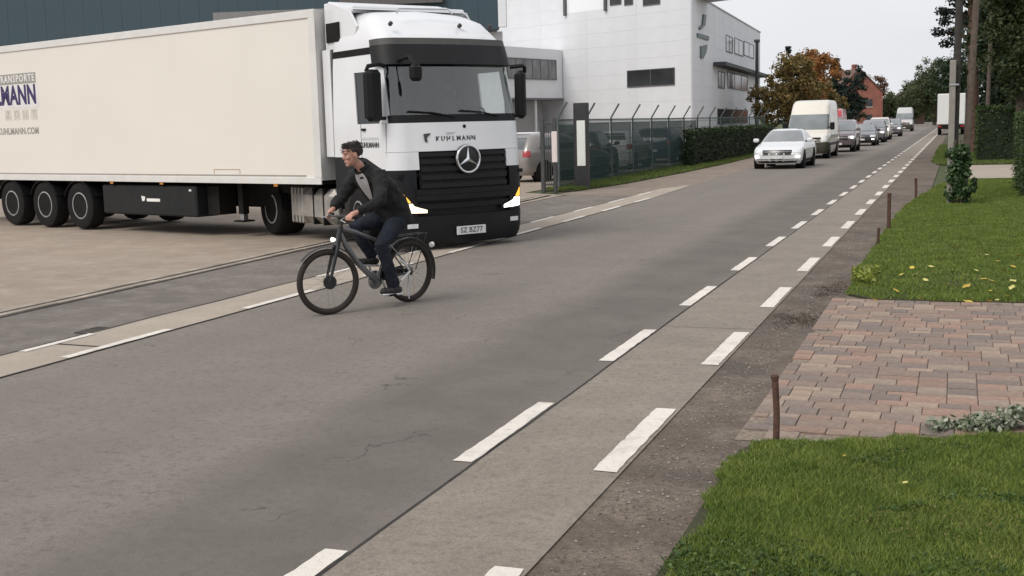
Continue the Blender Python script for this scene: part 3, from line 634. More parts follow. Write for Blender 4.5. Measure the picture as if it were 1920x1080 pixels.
# -- brick house far down the road
brickm = mat('far_brick', (.30, .115, .085), .9, var=.2, scale=1.2, dirt=.3, dirtcol=(.2, .1, .08)); tilem = mat('far_tiles', (.14, .085, .07), .9, var=.25, scale=2)
def house(name, label, c, w, d, eave, ridge, rz, wallm, roofm, windows=True, gutter=True):
    t = thing(name, label, 'house', c, rz)      # gable faces -Y
    MB().prism([(-w/2, 0), (w/2, 0), (w/2, eave), (0, ridge), (-w/2, eave)], (0, -d/2, 0), (1,0,0), (0,0,1), (0,1,0), d).build('wall', wallm, t)
    for s in (-1, 1):
        a = Vector((s*(w/2+.4), -d/2-.25, eave-.35)); b = Vector((0, -d/2-.25, ridge+.05)); e = Vector((0, d+.5, 0)); nn = Vector((s*(ridge-eave), 0, w/2)).normalized()*.18
        MB().add([a, b, b+e, a+e, a+nn, b+nn, b+e+nn, a+e+nn], [(0,1,2,3),(4,5,6,7),(0,1,5,4),(1,2,6,5),(2,3,7,6),(3,0,4,7)]).build('roof', roofm, t)
    ch = MB().cbox((w*.12, 0, ridge+.3), (.7, .9, 1.6), .03).build('chimney', wallm, t)
    if windows:
        for x in (-w*.22, w*.22):
            for z in (1.0, 3.7):
                g = MB().bx(x-.55, x+.55, -d/2-.04, -d/2+.1, z, z+1.3).build('window', BGLASS, t); MB().bx(x-.65, x+.65, -d/2-.09, -d/2-.045, z-.12, z-.02).build('sill', PANELM, g)
        for y in (-d*.25, d*.2):
            g = MB().bx(w/2-.1, w/2+.04, y-.6, y+.6, 1.0, 2.3).build('window', BGLASS, t); MB().bx(w/2+.045, w/2+.09, y-.7, y+.7, .88, .98).build('sill', PANELM, g)
    return t
house('brick_house', 'red brick house with a steep gable beyond the queue of cars', (-18.5, 222, -.02), 8.6, 11, 6.0, 10.2, R(24), brickm, tilem)
house('low_house', 'low brown house among trees at the far end of the road', (-12, 285, -.02), 9, 10, 3.4, 7.2, R(8), mat('far_brick2', (.25, .15, .12), .9, var=.2), mat('far_tiles2', (.10, .08, .075), .9, var=.2))
# ================================================================== FENCE, GATE, SIGNS
FGREEN = mat('fence_green', (.012, .045, .04), .55, var=.15, scale=3)
fen = thing('mesh_fence', 'green wire mesh fence with cranked post tops along the grass strip', 'fence', (-11.15, 33.6, -.01))
FL = 40.0
for k in range(15):
    y = k*2.9
    mb = MB().tube([(0, y, 0), (0, y, 2.15), (.28, y+.03, 2.62)], .032, 8); mb.build('post', mat('post_grey_green', (.075, .095, .095), .6), fen, smooth=True)
# mesh panels (one per bay): vertical and horizontal wires; windbreak cloth behind the first bays
for k in range(14):
    y0 = k*2.9+.04; y1 = y0+2.82; mb = MB()
    nv = 42 if k < 6 else 20
    for i in range(nv): y = y0+(y1-y0)*i/(nv-1); mb.box((.0, y, 1.06), (.007, .010, 2.04))
    for z in (.08, .35, .62, .89, 1.16, 1.43, 1.7, 1.97, 2.06): mb.box((.008, (y0+y1)/2, z), (.009, y1-y0, .014))
    mb.build('mesh_panel', FGREEN, fen)
def netmat():
    m = bpy.data.materials.new('windbreak_net'); m.use_nodes = True; N, K = nodes(m); b = N['Principled BSDF']; o = N['Material Output']; b.inputs['Roughness'].default_value = .8
    t = N.new('ShaderNodeTexCoord'); n = N.new('ShaderNodeTexNoise'); n.inputs['Scale'].default_value = 1.1; n.inputs['Detail'].default_value = 4; K.new(t.outputs['Object'], n.inputs['Vector'])
    r = N.new('ShaderNodeValToRGB'); r.color_ramp.elements[0].color = (.012, .038, .036, 1); r.color_ramp.elements[1].color = (.022, .06, .056, 1); K.new(n.outputs[0], r.inputs[0]); K.new(r.outputs[0], b.inputs['Base Color'])
    tr = N.new('ShaderNodeBsdfTransparent'); ms = N.new('ShaderNodeMixShader'); ms.inputs[0].default_value = .54
    K.new(tr.outputs[0], ms.inputs[1]); K.new(b.outputs[0], ms.inputs[2]); K.new(ms.outputs[0], o.inputs[0]); MATS['net'] = m; return m
NET = netmat()
for k in range(7): MB().bx(-.05, -.044, k*2.9+.05, k*2.9+2.85, .12, 2.0 if k else 1.95).build('windbreak_net', NET, fen)
for z in (2.1,): MB().tube([(0, 0, z), (0, 40.6, z)], .02, 6).build('top_rail', FGREEN, fen)
IVY = leafmat('ivy_dark', (.010, .022, .007), (.030, .055, .016), (.06, .085, .03), .45, .8)
hedge('ivy_hedge', 'dark clipped ivy hedge below the cranked fence posts, by the white car', (-10.78, 62.2, 0), (.55, 24.0, 1.62), 0, IVY, 170, .11)
# gate: two posts, frame with bars, intercom pillar and white sign panels
gp = thing('gate', 'dark steel gate with upright bars beside the pillar with the white panel', 'gate', (-10.95, 32.3, -.012))
DG = mat('gate_grey', (.055, .058, .06), .55, var=.2)
for x in (-.25, .12): MB().cbox((x, 0, 1.08), (.11, .11, 2.16), .01).build('post', DG, gp)
MB().cbox((-.065, 0, 2.0), (.27, .06, .06), .008).build('rail', DG, gp); MB().cbox((-.065, 0, .25), (.27, .06, .06), .008).build('rail', DG, gp)
for k in range(3): MB().box((-.14+.07*k, 0, 1.1), (.018, .018, 1.7)).build('bar', DG, gp)
gl = thing('sliding_gate', 'long low dark rail of the open sliding gate behind the parked cars', 'gate', (-17.6, 45, -.012))
for z in (.2, 1.35): MB().cbox((0, 0, z), (8.6, .07, .08), .01).build('rail', DG, gl)
for k in range(9): MB().cbox((-4.2+k*1.05, 0, .68), (.06, .06, 1.36), .008).build('bar', DG, gl)
pil = thing('sign_pillar', 'tall black pillar with a white upright panel by the gate', 'sign', (-10.55, 34.0, -.02))
MB().cbox((0, 0, 1.3), (.44, .2, 2.6), .015).build('pillar', mat('pillar_black', (.03, .03, .032), .5, var=.2), pil)
MB().cbox((.02, -.112, 1.40), (.26, .02, 1.35), .004).build('panel', mat('sign_white', (.72, .74, .70), .5, var=.04), pil)
lp = thing('letterbox', 'slim white upright board on the gate post', 'sign', (-10.78, 32.12, .0))
MB().cbox((0, 0, 1.32), (.16, .05, .88), .01).build('board', mat('board_white', (.70, .62, .60), .6, var=.05), lp)
MB().tube([(0, .045, 0), (0, .045, 1.7)], .022, 8).build('post', DG, lp)
tp = thing('lamp_column', 'slim dark lamp column at the far corner of the white building', 'lamp post', PXW(1419, 128)+Vector((0, 0, -.02)))
MB().tube([(0,0,0), (0,0,10.2)], [.22, .16], 10).build('column', mat('column_dark', (.04, .045, .045), .6), tp); MB().cbox((0,0,10.3), (.6, .5, .3), .05).build('lamp_head', DG, tp)
# marker stakes on the right verge
woodr = mat('stake_rust', (.085, .042, .028), .85, var=.4, scale=20, bump=.5)
for (a, b, h, r_, lab) in ((1455, 833, .45, .021, 'dark rusty marker stake at the corner of the near lawn'), (1667, 431, .66, .034, 'rusty marker stake on the dirt verge where the lawn edge bends'), (1717, 374, .52, .032, 'rusty marker stake on the verge near the garden path'), (1647, 461, .30, .022, 'short rusty marker stake stub beside the taller stake')):
    p = G(a, b); t = thing('marker_stake', lab, 'stake', (p.x, p.y, -.03), random.uniform(0, 3), 'marker stakes along the verge')
    MB().tube([(0,0,-.1), (.006, .004, h*.5), (-.004, .01, h)], [r_, r_*.95, r_*.98], 8).build('shaft', woodr, t, smooth=True, ang=50); MB().lathe((-.004, .01, h), (0,0,1), [(r_*1.15, -.02), (r_*1.2, 0), (r_*.9, .008)], 10).build('top', woodr, t)
# ================================================================== TREES, HEDGES, POLES
GRN = leafmat('leaf_green', (.036, .052, .022), (.088, .108, .046), (.14, .155, .072), .6, .25)
GRND = leafmat('leaf_dark', (.010, .022, .010), (.032, .055, .022), (.07, .095, .042), .55, .4)
OLV = leafmat('leaf_olive', (.09, .075, .026), (.21, .155, .052), (.36, .24, .075), .6, .3)
ORG = leafmat('leaf_orange', (.13, .078, .026), (.36, .16, .048), (.55, .27, .10), .6, .3)
PINE = leafmat('pine_needles', (.008, .018, .014), (.022, .036, .028), (.05, .065, .05), .6, .5)
def T(px, dep): p = PXW(px, dep); return (p.x, p.y, -.03)
tree('autumn_tree', 'orange and brown autumn tree standing tallest beside the white building', T(1530, 118), 9.0, 2.6, 2.6, ORG, 60, 80, .30, .16, None, seed=3)
tree('autumn_tree', 'broad olive brown tree between the white building and the orange tree', T(1486, 112), 8.3, 2.9, 1.2, OLV, 85, 80, .30, .18, None, seed=4)
tree('autumn_tree', 'yellowing small tree next to the corner of the white building', T(1440, 118), 6.0, 2.0, .8, OLV, 45, 70, .28, .12, None, seed=6)
tree('autumn_tree', 'low olive tree behind the white van', T(1545, 124), 6.2, 2.6, .8, OLV, 60, 70, .30, .14, None, seed=8)
tree('conifer_tree', 'thin dark spruce poking above the olive tree', T(1478, 125), 9.8, 1.5, 1.5, PINE, 60, 50, .26, .12, None, 'cone', seed=5)
tree('conifer_tree', 'dark upright conifer right of the orange tree', T(1566, 150), 9.6, 1.7, 1.0, PINE, 90, 60, .30, .14, None, 'cone', seed=9, clump=.42)
tree('conifer_tree', 'dark bushy conifer beside the brick house', T(1600, 165), 9.3, 2.0, 1.2, PINE, 80, 60, .32, .16, None, seed=10)
tree('shrub_tree', 'dark shrub at the foot of the brick house', T(1588, 170), 5.2, 2.6, .3, GRND, 50, 60, .35, .12, None, seed=11)
tree('bare_tree', 'thin reddish tree over the roof of the brick house', T(1642, 245), 10.6, 3.2, 5.5, leafmat('leaf_rust', (.07, .045, .03), (.17, .09, .06), (.25, .14, .09)), 40, 40, .4, .16, None, seed=12)
tree('roadside_tree', 'grey green tree right of the brick house', T(1668, 250), 7.2, 3.6, 1.0, GRN, 60, 60, .45, .16, None, seed=13)
tree('roadside_tree', 'reddish grey tree where the road disappears', T(1696, 300), 8.5, 4.0, 1.0, leafmat('leaf_mauve', (.05, .035, .03), (.12, .08, .07), (.17, .12, .11)), 60, 60, .5, .16, None, seed=14)
tree('large_tree', 'broad dark green tree closing the view on the right of the road', T(1752, 225), 13.0, 5.4, 1.2, GRN, 150, 80, .42, .3, None, seed=15, clump=.24)
tree('large_tree', 'lower green tree left of the broad dark tree', T(1716, 262), 9.6, 4.6, .8, GRN, 100, 70, .48, .25, None, seed=16)
tree('large_tree', 'green tree behind the far white lorry', T(1790, 200), 12.5, 5.0, 1.0, GRND, 110, 70, .42, .3, None, seed=17)
hedge('far_hedge', 'dark hedge across the end of the road', (-6, 345, -.03), (60, 4, 4.2), R(4), GRND, 16, .55)
tree('far_tree', 'far green tree behind the last white van of the queue', T(1655, 360), 9, 6, .5, GRN, 70, 50, .7, .25, 'trees at the far end of the road', seed=18)
tree('far_tree', 'far green tree behind the hedge where the road ends', T(1725, 380), 9, 6.5, .5, GRN, 70, 50, .7, .25, 'trees at the far end of the road', seed=19)
# right-hand garden
tree('conifer_tree', 'huge dark conifer behind the clipped hedge on the right', (3.0, 58, 0), 17, 3.0, .6, GRND, 330, 120, .24, .35, None, seed=20, clump=.30)
tree('conifer_tree', 'loose green conifer whose branches hang over the clipped hedge', (2.4, 50.5, 0), 11, 1.5, 1.2, leafmat('cypress', (.016, .028, .010), (.05, .068, .022), (.10, .115, .045), .6, .5), 150, 110, .16, .18, None, seed=22, clump=.42)
tree('garden_tree', 'dark round tree filling the background behind the poles', (1.55, 66, 0), 12.5, 1.5, .8, GRND, 120, 90, .26, .3, None, seed=23, clump=.42)
pt = tree('pine_tree', 'tall pine with reddish trunk and branches reaching over the verge', (.75, 62, 0), 17, 1.9, 6.0, PINE, 150, 110, .22, .26, None, seed=24, barkm=bark('pine_bark', (.13, .075, .055)), clump=.36)
pb = MB(); V0 = []
for (a, b, c) in ((1786, 60, 0), (1772, 40, 0), (1760, 60, 0), (1776, 80, 0), (1768, 20, 0), (1782, 25, 0)):
    d = _f + _r*((a-960)/FPX) - _u*((b-540)/FPX); k = 62/d.y; V0.append(CAMP+d*k)
Mi = pt.matrix_basis.copy(); Mi = (Matrix.Translation(pt.location) @ Euler(pt.rotation_euler).to_matrix().to_4x4()).inverted()
V, F = leaf_cloud([tuple(Mi@v) for v in V0], np.array([(.42, .42, .26)]*len(V0)), 130, .17)
npmesh('branch_foliage', V, F, PINE, pt)
for v in V0: MB().tube([(0, 0, (Mi@v).z-.5), tuple((Mi@v)*.6+Vector((0,0,(Mi@v).z*.4-.15))), tuple(Mi@v)], [.07, .045, .015], 6).build('branch', bark('pine_bark'), pt)
HDG = leafmat('hedge_green', (.018, .038, .011), (.058, .10, .028), (.115, .15, .05), .5, 1.2)
hedge('clipped_hedge', 'long clipped dark green hedge behind the pale garden path', (3.2, 52.5, 0), (5.0, 2.2, 2.25), 0, HDG, 330, .085)
hedge('clipped_hedge', 'near corner of a dark hedge at the edge of the back lawn', (2.35, 31.2, 0), (2.0, 3.6, 1.95), 0, HDG, 520, .06)
tree('garden_tree', 'dense dark leafy tree right behind the clipped hedge', (4.2, 55.5, 0), 13, 2.2, .5, GRND, 220, 110, .22, .25, None, seed=31, clump=.36)
tree('garden_tree', 'dark bushy tree left of the huge conifer', (2.15, 60.5, 0), 9.5, 1.35, .4, GRND, 150, 100, .2, .22, None, seed=32, clump=.45)
# utility pole bolted to a concrete stub, with ivy round the foot
conc = mat('stub_concrete', (.26, .245, .215), .9, var=.15, scale=5, bump=.4); wood = mat('pole_wood', (.115, .088, .07), .9, var=.3, scale=9, bump=.6); woodd = mat('pole_tarred', (.045, .04, .036), .9, var=.3, scale=9, bump=.6)
up = thing('utility_pole', 'tarred wooden utility pole bolted to a pale concrete stub', 'utility pole', (-.08, 27.4, -.02))
MB().cbox((-.03, .0, 1.56), (.13, .15, 3.12), .015).build('concrete_stub', conc, up)
MB().tube([(.02, .21, .0), (.06, .21, 4), (.16, .21, 9.5)], [.09, .08, .065], 12).build('pole', woodd, up, smooth=True)
for z in (1.2, 2.6): MB().cbox((-.0, .12, z), (.2, .42, .04), .005).build('clamp', STEEL, up)
sp_ = thing('utility_pole', 'leaning brown brace pole next to the ivy covered stub', 'utility pole', (.16, 27.75, -.02))
MB().tube([(0,0,0), (.12, .05, 3), (.34, .1, 9.5)], [.085, .075, .065], 12).build('pole', wood, sp_, smooth=True); MB().cbox((.0, -.09, 1.0), (.12, .02, .16), .004).build('tag_plate', STEEL, sp_)
p3 = thing('utility_pole', 'slim grey brown pole standing in front of the dark garden trees', 'utility pole', (1.18, 54.8, -.02))
MB().tube([(0,0,0), (.06, 0, 4), (.12, 0, 10)], [.10, .09, .08], 12).build('pole', wood, p3, smooth=True); MB().cbox((.1, 0, 10.05), (.22, .22, .08), .02).build('cap', STEEL, p3)
iv = thing('ivy', 'dark green ivy wrapped round the foot of the utility poles', 'ivy', (.02, 27.3, 0))
C = []; Rd = []
for k in range(64):
    z = random.uniform(.1, 1.22); a = random.uniform(0, 6.28); rr = random.uniform(.1, .2); C.append((math.cos(a)*rr+.04, math.sin(a)*rr+.05, z)); Rd.append((.11, .11, .12))
for k in range(5): C.append((.32+random.uniform(-.08,.08), -.05, random.uniform(.15, .7))); Rd.append((.07, .07, .09))
V, F = leaf_cloud(C, Rd, 60, .075, aspect=.85); npmesh('leaves', V, F, leafmat('ivy_leaf', (.016, .042, .015), (.055, .105, .038), (.17, .23, .11), .4, 3), iv)
for k in range(5): a = k*1.3; MB().tube([(.1*math.cos(a+j*.5)+.04, .1*math.sin(a+j*.5)+.05, j*.28) for j in range(6)], .012, 5).build('stem', bark(), iv)
# variegated plant beside the driveway, bright weed on the verge
vg = thing('ground_cover_plant', 'low variegated white and green plant spilling onto the driveway edge', 'plant', (.35, 7.72, .0))
C = [(x, .05*math.sin(x*5)+.22*x+random.uniform(-.09, .05), random.uniform(.02, .05+.16*max(0, min(1, (x+.35)*1.2)))) for x in [random.triangular(-.55, .75, .4) for _ in range(130)]]
V, F = leaf_cloud(C, [(.06, .055, .04)]*130, 34, .035, aspect=.7); npmesh('leaves', V, F, leafmat('variegated', (.05, .09, .03), (.30, .33, .24), (.55, .55, .47), .5, 5), vg)
for k in range(8): MB().tube([(-.5+k*.15, -.1+k*.03, 0), (-.47+k*.15, -.06+k*.03, .05)], .004, 5).build('stem', bark(), vg)
p = G(1622, 528)
wd = thing('weed', 'bright yellow green weed at the edge of the dirt verge', 'plant', (p.x, p.y, -.01))
C = [(random.gauss(0, .09), random.gauss(0, .30), random.uniform(.03, .15)) for _ in range(30)]
V, F = leaf_cloud(C, [(.06, .06, .06)]*30, 24, .05); npmesh('leaves', V, F, leafmat('weed_leaf', (.10, .14, .02), (.26, .30, .05), (.36, .36, .10), .5, 4), wd)
for k in range(6): MB().tube([(0, k*.05-.15, 0), (random.uniform(-.1,.1), k*.08-.2, .12)], .004, 5).build('stem', bark(), wd)
# dark soil patches where the driveway meets the road
for (x, y, rx, ry) in ((-1.42, 11.6, .26, .6), (-1.3, 13.8, .2, .8)):
    mb = MB(); ring = [(x+rx*math.cos(a)*(1+.25*math.sin(3*a+x)), y+ry*math.sin(a)*(1+.2*math.cos(4*a))) for a in [i*2*math.pi/28 for i in range(28)]]
    C = [(x+random.gauss(0, rx*.45), y+random.gauss(0, ry*.45), .0) for _ in range(140)]
    V, F = leaf_cloud(C, [(.09, .09, .006)]*140, 14, .012); o = npmesh('leaf_litter', V, F, leafmat('litter', (.05, .04, .032), (.10, .08, .063), (.16, .13, .10), .9, 6)); o['kind'] = 'stuff'; o['label'] = 'dark leaf litter and soil on the verge'; o['category'] = 'litter'
# ================================================================== VEHICLES
WM = {}
def wheel(parent, c, r, w, side, rimr=.62, style='car', rz=0.0):
    """thing > wheel (tyre) > rim"""
    key = (r, w, rimr, style)
    if key not in WM:
        h = w/2; ty = MB().lathe((0,0,0), (0,1,0), [(r*rimr, -h*.9), (r*.86, -h), (r*.97, -h*.86), (r, -h*.55), (r, h*.55), (r*.97, h*.86), (r*.86, h), (r*rimr, h*.9)], 32)
        o1 = ty.build('wheel', BLACK, None, smooth=True, ang=50)
        rb = MB(); R1 = r*rimr
        if style == 'truck':
            rb.lathe((0,0,0), (0,1,0), [(R1*1.0, h*.55), (R1*1.02, h*.93), (R1*.93, h*.95), (R1*.88, h*.62), (R1*.5, h*.40), (R1*.42, h*.62), (R1*.28, h*.72), (R1*.1, h*.74)], 28)
            for k in range(10): a = k*math.pi/5; rb.lathe((R1*.62*math.cos(a), h*.33, R1*.62*math.sin(a)), (0,1,0), [(.022, 0), (.022, .05), (.012, .055)], 6)
        else:
            rb.lathe((0,0,0), (0,1,0), [(R1*1.0, h*.55), (R1*1.02, h*.92), (R1*.93, h*.93), (R1*.9, h*.45), (R1*.3, h*.5), (R1*.2, h*.6), (R1*.1, h*.62)], 24)
            for k in range(5): a = k*2*math.pi/5; rb.box((R1*.52*math.cos(a), h*.62, R1*.52*math.sin(a)), (R1*.86, h*.25, R1*.2), rot=(0, -a, 0))
        o2 = rb.build('rim', RIM, None, smooth=True, ang=35); WM[key] = (o1.data, o2.data); bpy.data.objects.remove(o1); bpy.data.objects.remove(o2)
    a, b = WM[key]
    t = bpy.data.objects.new('wheel', a); COL.objects.link(t); t.parent = parent; t.location = c; t.rotation_euler = (0, 0, rz+(0 if side > 0 else math.pi))
    q = bpy.data.objects.new('rim', b); COL.objects.link(q); q.parent = t; return t
# ---------------------------------------------------------------- tractor unit
HD = Vector((.828, -.562, 0)); TANG = math.atan2(HD.y, HD.x)
tr = thing('tractor_unit', 'white lorry cab with dark grille, headlights lit, turning onto the road', 'lorry', (-7.39, 17.54, 0), TANG)
cab = Shell([(.08, -.10, -2.2, 1.22), (.25, 0.0, -2.2, 1.245), (1.0, .03, -2.22, 1.25), (1.55, .0, -2.22, 1.25), (2.04, -.05, -2.22, 1.25), (2.95, -.25, -2.22, 1.22), (3.36, -.38, -2.22, 1.19), (3.45, -.50, -2.2, 1.17), (3.68, -.78, -2.18, 1.10), (3.83, -1.15, -2.15, .98), (3.92, -1.55, -2.1, .78)], rc=.30, rr=.06, bulge=.12)
GRIL = mat('grille_black', (.011, .0112, .012), .5, var=.25, scale=20, spec=.25, dirt=.3, dirtcol=(.018, .017, .016)); BUMP = mat('bumper_dark', (.0085, .0095, .0115), .5, var=.15, spec=.28, dirt=.35, dirtcol=(.02, .019, .018))
DGREY = mat('dark_grey_panel', (.03, .03, .029), .6, var=.15, dirt=.4, dirtcol=(.09, .08, .07))
TG = glassmat('windscreen_glass', (.95, .975, .97), alpha=.95, refl=.9, base=.085)
# white shell pieces: right side is u 0..1, front u 2..3, left side u 4..5
def wz(u): return 1.50 if u < .62 else (1.50-.18*min(1, (u-.62)/.3))           # lower edge rises behind the wheel arch
def wzl(u): return wz(5-u)
cab.patch(wz, 2.04, 0, 1.0, 0, 3, 14, .03).build('door', WHITE, tr, smooth=True)
cab.patch(wzl, 2.04, 4.0, 5.0, 0, 3, 14, .03).build('door', WHITE, tr, smooth=True)
for u0, u1, s_ in ((0, .50, 1), (4.5, 5, -1)): cab.patch(2.04, 3.14, u0, u1, 0, 5, 8, .03).build('cab_side', WHITE, tr, smooth=True)
for u0, u1 in ((.50, .955), (4.045, 4.5)):
    cab.patch(2.87, 3.14, u0, u1, 0, 2, 6, .03).build('door_top', WHITE, tr, smooth=True)
    cab.patch(2.04, 2.87, u0, u1, -.02, 3, 6, .012).build('side_window', TG if u0 > 2 else DGLASS, tr, smooth=True)
for u0, u1 in ((.955, 1.36), (3.64, 4.045)): cab.patch(2.04, 3.14, u0, u1, .004, 5, 4, .04).build('pillar', WHITE, tr, smooth=True)
cab.patch(1.585, 2.035, 1.0, 4.0, .012, 4, 40, .03).build('front_panel', WHITE, tr, smooth=True)
for u0, u1 in ((1.0, 2.06), (2.94, 4.0)): cab.patch(1.30, 1.58, u0, u1, .012, 3, 14, .03).build('front_corner', WHITE, tr, smooth=True)
cab.patch(2.04, 2.16, 1.30, 3.70, .006, 2, 36, .02).build('screen_surround', DARKP, tr, smooth=True)
ws = cab.patch(2.15, 2.96, 1.34, 3.66, .002, 6, 36, .01).build('windscreen', TG, tr, smooth=True)
for (ya, yb) in ((.75, -.05), (-.15, -.95)):
    zz = 2.2; f = lambda yy, z: Vector((cab.at(z)[0]-.12*(yy/.95)**2+.03, yy, z))
    MB().tube([f(ya, 2.12), f((ya+yb)/2, 2.19), f(yb, 2.22)], .012, 6).build('wiper', DARKP, ws)
vis = cab.patch(2.94, 3.25, 1.02, 3.98, .075, 3, 36, .03).build('sun_visor', mat('visor_smoke', (.010, .010, .011), .5, var=.1, spec=.3), tr, smooth=True)
cab.patch(3.25, 3.345, 1.02, 3.98, .070, 1, 36, .03).build('visor_top', mat('visor_edge', (.075, .073, .07), .5, spec=.3), vis, smooth=True)
for u0, u1 in ((0, 1.05), (3.95, 5)): cab.patch(3.14, 3.25, u0, u1, .006, 1, 10, .03).build('gutter_strip', BLACK, tr)
# roof
mb = cab.full([3.25, 3.35, 3.45, 3.56, 3.68, 3.76, 3.83, 3.88, 3.92]); mb.build('roof', WHITE, tr, smooth=True, ang=60)
for s in (-1, 1):
    MB().prism([(-2.18, 3.3), (-1.55, 3.3), (-1.35, 3.62), (-1.6, 3.9), (-2.3, 4.08), (-2.5, 4.08), (-2.5, 3.3)], (0, s*1.12, 0), (1,0,0), (0,0,1), (0, s, 0), .04).build('air_deflector', WHITE, tr, bevel=.01)
MB().bx(-2.48, -1.6, -1.1, 1.1, 3.86, 3.98).build('air_deflector', WHITE, tr, bevel=.03)
MB().prism([(-2.48, 3.98), (-1.45, 3.90), (-2.48, 4.12)], (0, -1.1, 0), (1,0,0), (0,0,1), (0,1,0), 2.2).build('roof_spoiler', WHITE, tr, bevel=.02)
MB().prism([(-2.42, 3.42), (-1.98, 3.42), (-1.95, 3.48), (-1.95, 3.74), (-2.42, 3.74)], (0, -1.165, 0), (1,0,0), (0,0,1), (0,-1,0), .02).build('vent_opening', BLACK, tr)
MB().tube([(-.75, -.75, 3.78), (-.78, -.7, 3.86), (-.80, .25, 3.88), (-.75, .3, 3.80)], .013, 8).build('roof_rail', STEEL, tr)
for y in (-.95, .35, .95): MB().lathe((-.62, y, 3.60), (1, 0, .6), [(.035, -.02), (.035, .03), (.02, .04)], 10).build('marker_lamp', mat('lens_dark', (.03, .02, .015), .3), tr)
for s in (-1, 1): MB().bx(-2.50, -2.225, s*1.235, s*1.205, 1.5, 3.3).build('side_fairing', WHITE, tr, bevel=.008)
# rear wall and floor of the cab, seats, dashboard
MB().bx(-2.20, -2.16, -1.2, 1.2, .95, 3.3).build('rear_wall', DGREY, tr); MB().bx(-2.1, -.12, -1.2, 1.2, 1.18, 1.24).build('cab_floor', DARKP, tr)
INT = mat('cab_trim', (.04, .042, .043), .8, var=.15)
MB().bx(-.62, -.17, -1.05, 1.05, 1.3, 2.04).build('dashboard', INT, tr, bevel=.03); MB().bx(-2.1, -.6, -1.1, 1.1, 3.16, 3.2).build('headliner', mat('headliner', (.25, .25, .24), .9), tr)
for y in (-.62, .62):
    s_ = MB().cbox((-1.25, y, 1.66), (.55, .55, .22), .06).build('seat', INT, tr); MB().cbox((-1.5, y, 2.12), (.2, .5, .8), .07).build('seat_back', INT, s_); MB().cbox((-1.5, y, 2.62), (.12, .28, .2), .05).build('headrest', INT, s_)
MB().torus((-.72, .62, 2.1), (-.8, 0, .6), .23, .018, 26, 6).build('steering_wheel', DARKP, tr)
for y in (-.9, -.35, .2): MB().box((-.28, y, 2.10), (.05, .16, .06)).build('sticker', mat('sticker', (.7, .7, .68), .6), tr)
# grille with slats, badge
cab.patch(.98, 1.585, 2.06, 2.94, -.03, 3, 24, .02).build('grille', GRIL, tr, smooth=True)
g0 = [o for o in tr.children if o.name.startswith('grille')][0]
for z, h in ((1.53, .06), (1.42, .07), (1.30, .07), (1.17, .075), (1.04, .07)): cab.patch(z-h/2, z+h/2, 2.07, 2.93, .02, 1, 24, .06).build('slat', GRIL, g0)
# bumper built of bands
cab.patch(.10, .56, .985, 4.015, .02, 4, 44, .05).build('bumper', BUMP, tr, smooth=True)
cab.patch(.56, .98, 2.02, 2.98, -.05, 2, 30, .02).build('lower_grille', GRIL, tr, smooth=True)
for z in (.95, .86, .72): cab.patch(z-.05, z+.035, 2.02, 2.98, .035-.04*(z < .8), 1, 28, .07).build('slat', BUMP, tr, smooth=True)
for u0, u1 in ((.985, 2.03), (2.97, 4.015)): cab.patch(.56, 1.30, u0, u1, .012, 4, 16, .04).build('bumper_corner', BUMP, tr, smooth=True)
for s in (0, 1):
    lo = 1.62 if not s else 2.86; hi = 2.14 if not s else 3.38
    def le(u, s=s): q = (u-1.62)/.52 if not s else (3.38-u)/.52; return .60+.02*(1-q)
    def he(u, s=s): q = (u-1.62)/.52 if not s else (3.38-u)/.52; return .60+.06+.31*max(0, 1-q*1.0)
    h_ = cab.patch(le, he, lo, hi, .02, 3, 12, .02).build('headlight', DARKP, tr, smooth=True)
    q0, q1 = ((1.65, 2.11) if not s else (2.89, 3.35))
    cab.patch(lambda u: le(u)+.015, lambda u: min(he(u)-.015, .775), q0, q1, .028, 2, 12, .012).build('lens', LIT if not s else LITW, h_, smooth=True)
    q0, q1 = ((1.65, 1.86) if not s else (3.14, 3.35))
    cab.patch(.79, lambda u: he(u)-.02, q0, q1, .03, 2, 6, .012).build('indicator', AMBER, h_, smooth=True)
    f0, f1 = ((1.75, 2.03) if not s else (2.97, 3.25)); cab.patch(.38, .45, f0, f1, .03, 1, 6, .02).build('fog_lamp', LAMPG, tr, smooth=True)
# badge ring with three-pointed star
xb = cab.at(1.44)[0]+.06; bd = MB().lathe((xb-.02, 0, 1.445), (1, 0, 0), [(.232, -.03), (.235, 0), (.2, .01), (.05, .012)], 36).build('badge', mat('badge_black', (.012, .012, .013), .3), tr, smooth=True)
CHR = mat('chrome', (.75, .76, .78), .18, metal=1.0, var=.05)
MB().torus((xb, 0, 1.445), (1, 0, 0), .215, .020, 40, 8).build('ring', CHR, bd, smooth=True)
st = MB()
for k in range(3):
    a = math.pi/2+k*2*math.pi/3; c_ = Vector((xb, 0, 1.445)); d = Vector((0, math.cos(a), math.sin(a))); n_ = Vector((0, -math.sin(a), math.cos(a)))
    st.add([c_+d*.205, c_+n_*.034, c_-n_*.034, c_+Vector((.028, 0, 0))], [(0,1,3),(0,3,2),(1,2,3)])
st.build('star', CHR, bd)
